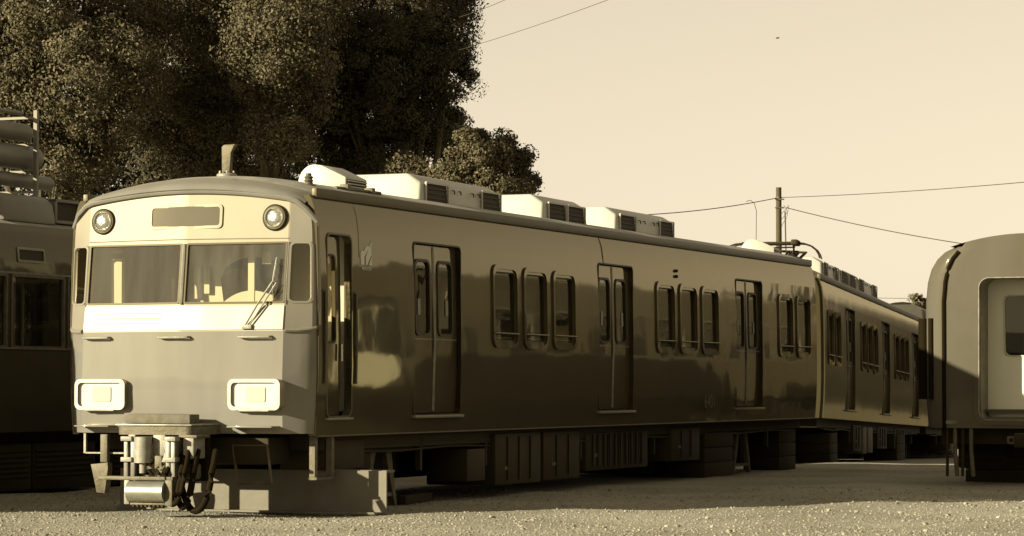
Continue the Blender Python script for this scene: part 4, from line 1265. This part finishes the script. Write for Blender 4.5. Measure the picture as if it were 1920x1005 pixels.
wire('lower thin wire crossing the sky beside the big tree', sag(pix(860, 92, 50), pix(1180, -18, 42), 0.03), 0.0045)
wire('faint wire low over the far roofs at right', sag(pix(1600, 557, 200), pix(1760, 559, 196), 0.05), 0.018)
bd = MB()
bp_ = pix(1460, 69, 90)
bd.lathe([(0.005, -0.10), (0.03, -0.06), (0.04, 0.0), (0.03, 0.05), (0.022, 0.075), (0.02, 0.09), (0.004, 0.12)], (0, 0, 0), (1, 0, 0.1), 10)
bo = bd.build('bird', 'bird_dark'); bo.location = bp_; bo.scale = (0.6, 0.6, 0.6)
tag(bo, 'tiny dark bird flying in the open sky', 'bird')
for s in (1, -1):
    MB().prism([(-0.05, -0.0), (0.05, 0.0), (0.01, s * 0.16), (-0.07, s * 0.20)], 'z', 0.0, 0.008).build('wing', 'bird_dark', bo)

sh = empty('barrel_roof_shed', pix(1692, 724, 150) * 1.0); sh.location.z = fall(150)
tag(sh, 'far shed with a dark rounded roof beyond the second railcar', 'shed')
hh = pix(1692, 566, 150).z - fall(150)
pr = [(-1.6, 0), (-1.6, hh - 1.1)] + [(-1.6 * math.cos(PI * k / 12), hh - 1.1 + 1.1 * math.sin(PI * k / 12)) for k in range(13)] + [(1.6, 0)]
MB().prism([(-1.5, 0), (1.5, 0), (1.5, hh - 1.1), (-1.5, hh - 1.1)], 'y', 0.2, 9).build('wall', 'concrete', sh)
MB().prism([(-1.6 * math.cos(PI * k / 12), hh - 1.1 + 1.1 * math.sin(PI * k / 12)) for k in range(13)], 'y', 0, 9.3).build('roof', 'grey_box', sh)

# ---- trees: trunk, limbs and a crown of many small leaves gathered in clumps
def tree(name, label, base, lobes, leaf, leaves, matl='leaf_dark', clump=0.55, group='trees behind the railcars', trunk=0.25, fill=0.3):
    root = empty(name, base); tag(root, label, 'tree', group)
    lobes = [(Vector((x, y, z)), rx, ry, rz) for x, y, z, rx, ry, rz in lobes]
    low = min(l[0].z - l[3] * 0.3 for l in lobes)
    fork = Vector((0, 0, max(1.5, low * 0.6)))
    MB().tube([(0, 0, -0.2), (0.05, 0, fork.z * 0.5), fork], trunk, 10, r1=trunk * 0.75).build('trunk', 'bark', root)
    for c, rx, ry, rz in lobes:
        mid = fork * 0.45 + c * 0.55 + Vector((random.uniform(-.3, .3), random.uniform(-.3, .3), -0.2))
        MB().tube([fork, mid, c + Vector((0, 0, rz * 0.4))], trunk * 0.5, 7, r1=0.04).build('limb', 'bark', root)
        for q in range(3):
            d = Vector((random.uniform(-1, 1), random.uniform(-1, 0.2), random.uniform(-.4, .8)))
            MB().tube([mid, mid.lerp(c, 0.5) + d * 0.3, c + Vector((d.x * rx, d.y * ry, d.z * rz)) * 0.85], trunk * 0.16, 5, r1=0.012).build('branch', 'bark', root)
    vol = np.array([l[1] * l[3] + l[2] * l[3] for l in lobes]); share = vol / vol.sum()
    cs = []; ns_ = []
    for (c, rx, ry, rz), s in zip(lobes, share):
        n = int(leaves * s)
        K = max(8, int(n / 380))
        d = rng.normal(size=(K, 3)); d /= np.linalg.norm(d, axis=1)[:, None]
        rad = np.where(rng.random(K) < fill, rng.random(K) ** 0.4 * 0.85, 0.88 + 0.2 * rng.random(K))
        cc = np.array(c) + d * rad[:, None] * np.array([rx, ry, rz])
        idx = rng.integers(0, K, n)
        out_ = d[idx]
        sz = clump * (0.5 + 1.0 * rng.random(K))
        g = rng.normal(size=(n, 3)); g /= np.linalg.norm(g, axis=1)[:, None]
        g *= (rng.random(n) ** 0.5)[:, None]
        cs.append(cc[idx] + g * sz[idx][:, None] * np.array([1, 1, 0.75]))
        ns_.append(0.7 * out_ + 1.1 * g)
    C = np.concatenate(cs); n = len(C)
    Nn = np.concatenate(ns_) + 0.75 * rng.normal(size=(n, 3)); Nn /= np.linalg.norm(Nn, axis=1)[:, None]
    a = rng.normal(size=(n, 3)); a -= (a * Nn).sum(1)[:, None] * Nn; a /= np.linalg.norm(a, axis=1)[:, None]
    b = np.cross(Nn, a)
    L_ = leaf * (0.6 + 0.8 * rng.random(n)); W_ = L_ * 0.5
    a *= L_[:, None] / 2; b *= W_[:, None] / 2
    Vv = np.stack([C - a, C + b, C + a, C - b], 1).reshape(-1, 3)
    me = bpy.data.meshes.new('crown')
    me.vertices.add(4 * n); me.vertices.foreach_set('co', Vv.ravel().astype(np.float32))
    me.loops.add(4 * n); me.loops.foreach_set('vertex_index', np.arange(4 * n, dtype=np.int32))
    me.polygons.add(n); me.polygons.foreach_set('loop_start', np.arange(0, 4 * n, 4, dtype=np.int32))
    me.polygons.foreach_set('loop_total', np.full(n, 4, dtype=np.int32))
    me.update(calc_edges=True)
    me.materials.append(MATS[matl])
    link('crown', me, root)

def T(px, y, Y, base):
    p = pix(px, y, Y); return (p.x - base[0], p.y - base[1], p.z)
def lob(base, items):
    out = []
    for px, y, Y, r, *k in items:
        s = r * Y / F_PX
        q = k[0] if k else 1.0
        out.append(T(px, y, Y, base) + (s, s, s * q))
    return out
bA = (-11.6, 69.5, 0)
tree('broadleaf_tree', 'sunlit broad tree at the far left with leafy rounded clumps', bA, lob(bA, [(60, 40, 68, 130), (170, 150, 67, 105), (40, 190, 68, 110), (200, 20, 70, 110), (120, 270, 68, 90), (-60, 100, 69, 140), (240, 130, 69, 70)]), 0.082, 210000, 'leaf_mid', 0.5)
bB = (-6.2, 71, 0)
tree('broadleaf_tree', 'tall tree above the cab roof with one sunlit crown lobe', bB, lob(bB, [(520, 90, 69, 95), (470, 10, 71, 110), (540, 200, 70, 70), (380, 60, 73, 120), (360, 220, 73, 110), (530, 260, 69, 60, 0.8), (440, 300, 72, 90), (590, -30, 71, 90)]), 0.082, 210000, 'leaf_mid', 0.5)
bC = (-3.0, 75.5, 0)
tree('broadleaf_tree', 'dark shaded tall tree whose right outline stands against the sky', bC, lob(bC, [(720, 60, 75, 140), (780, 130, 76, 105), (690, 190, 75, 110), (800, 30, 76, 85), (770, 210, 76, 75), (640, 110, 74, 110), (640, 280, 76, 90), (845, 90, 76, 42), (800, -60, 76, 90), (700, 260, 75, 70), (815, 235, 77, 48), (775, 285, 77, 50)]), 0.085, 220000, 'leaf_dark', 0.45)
bD = (-1.2, 66, 0)
tree('small_tree', 'smaller pale tree below the big dark one, beside the sky', bD, lob(bD, [(888, 305, 66, 42), (915, 350, 66, 46, 0.8), (845, 335, 66, 34), (968, 356, 66, 24, 0.7), (925, 300, 66, 22), (870, 268, 66, 22), (770, 318, 67, 30)]), 0.075, 42000, 'leaf_mid', 0.26, fill=0.45)
bG = (-0.4, 84, 0)
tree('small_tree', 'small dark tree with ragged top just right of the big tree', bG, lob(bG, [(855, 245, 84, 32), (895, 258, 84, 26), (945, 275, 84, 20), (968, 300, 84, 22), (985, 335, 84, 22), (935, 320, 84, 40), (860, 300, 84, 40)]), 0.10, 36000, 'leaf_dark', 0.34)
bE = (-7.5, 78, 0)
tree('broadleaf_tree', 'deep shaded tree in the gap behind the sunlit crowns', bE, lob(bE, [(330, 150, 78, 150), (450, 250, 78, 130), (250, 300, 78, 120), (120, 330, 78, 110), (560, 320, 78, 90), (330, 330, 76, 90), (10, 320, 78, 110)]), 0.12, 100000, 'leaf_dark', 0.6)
bF = (20.5, 150, fall(150))
tree('small_tree', 'small distant tree standing behind the right railcar', bF, [(a, b, c - fall(150), d, e, f) for a, b, c, d, e, f in lob(bF, [(1735, 590, 150, 28), (1722, 570, 150, 16), (1712, 600, 150, 16), (1750, 610, 150, 30)])], 0.17, 9000, 'leaf_mid', 0.32)

# woods beyond the yard off to the right, which the side of the far cars mirrors
def woods():
    n = 16000
    t = rng.random(n); a = np.radians(13.5 + 42 * t)
    R = 150 + 30 * rng.random(n)
    h = (8.5 + 2.0 * np.sin(t * 37) + 1.2 * np.sin(t * 91)) * rng.random(n) ** 0.7
    C = np.stack([R * np.sin(a), R * np.cos(a), h - 1.6], 1)
    u = rng.normal(size=(n, 3)); u /= np.linalg.norm(u, axis=1)[:, None]
    v = rng.normal(size=(n, 3)); v -= (v * u).sum(1)[:, None] * u; v /= np.linalg.norm(v, axis=1)[:, None]
    u *= 1.2; v *= 0.8
    me = bpy.data.meshes.new('woods')
    me.from_pydata(np.stack([C - u, C + v, C + u, C - v], 1).reshape(-1, 3).tolist(), [], np.arange(4 * n).reshape(-1, 4).tolist())
    me.materials.append(MATS['leaf_dark'])
    tag(link('woods', me), 'distant dark woods beyond the yard to the right', 'woods', kind='stuff')
woods()
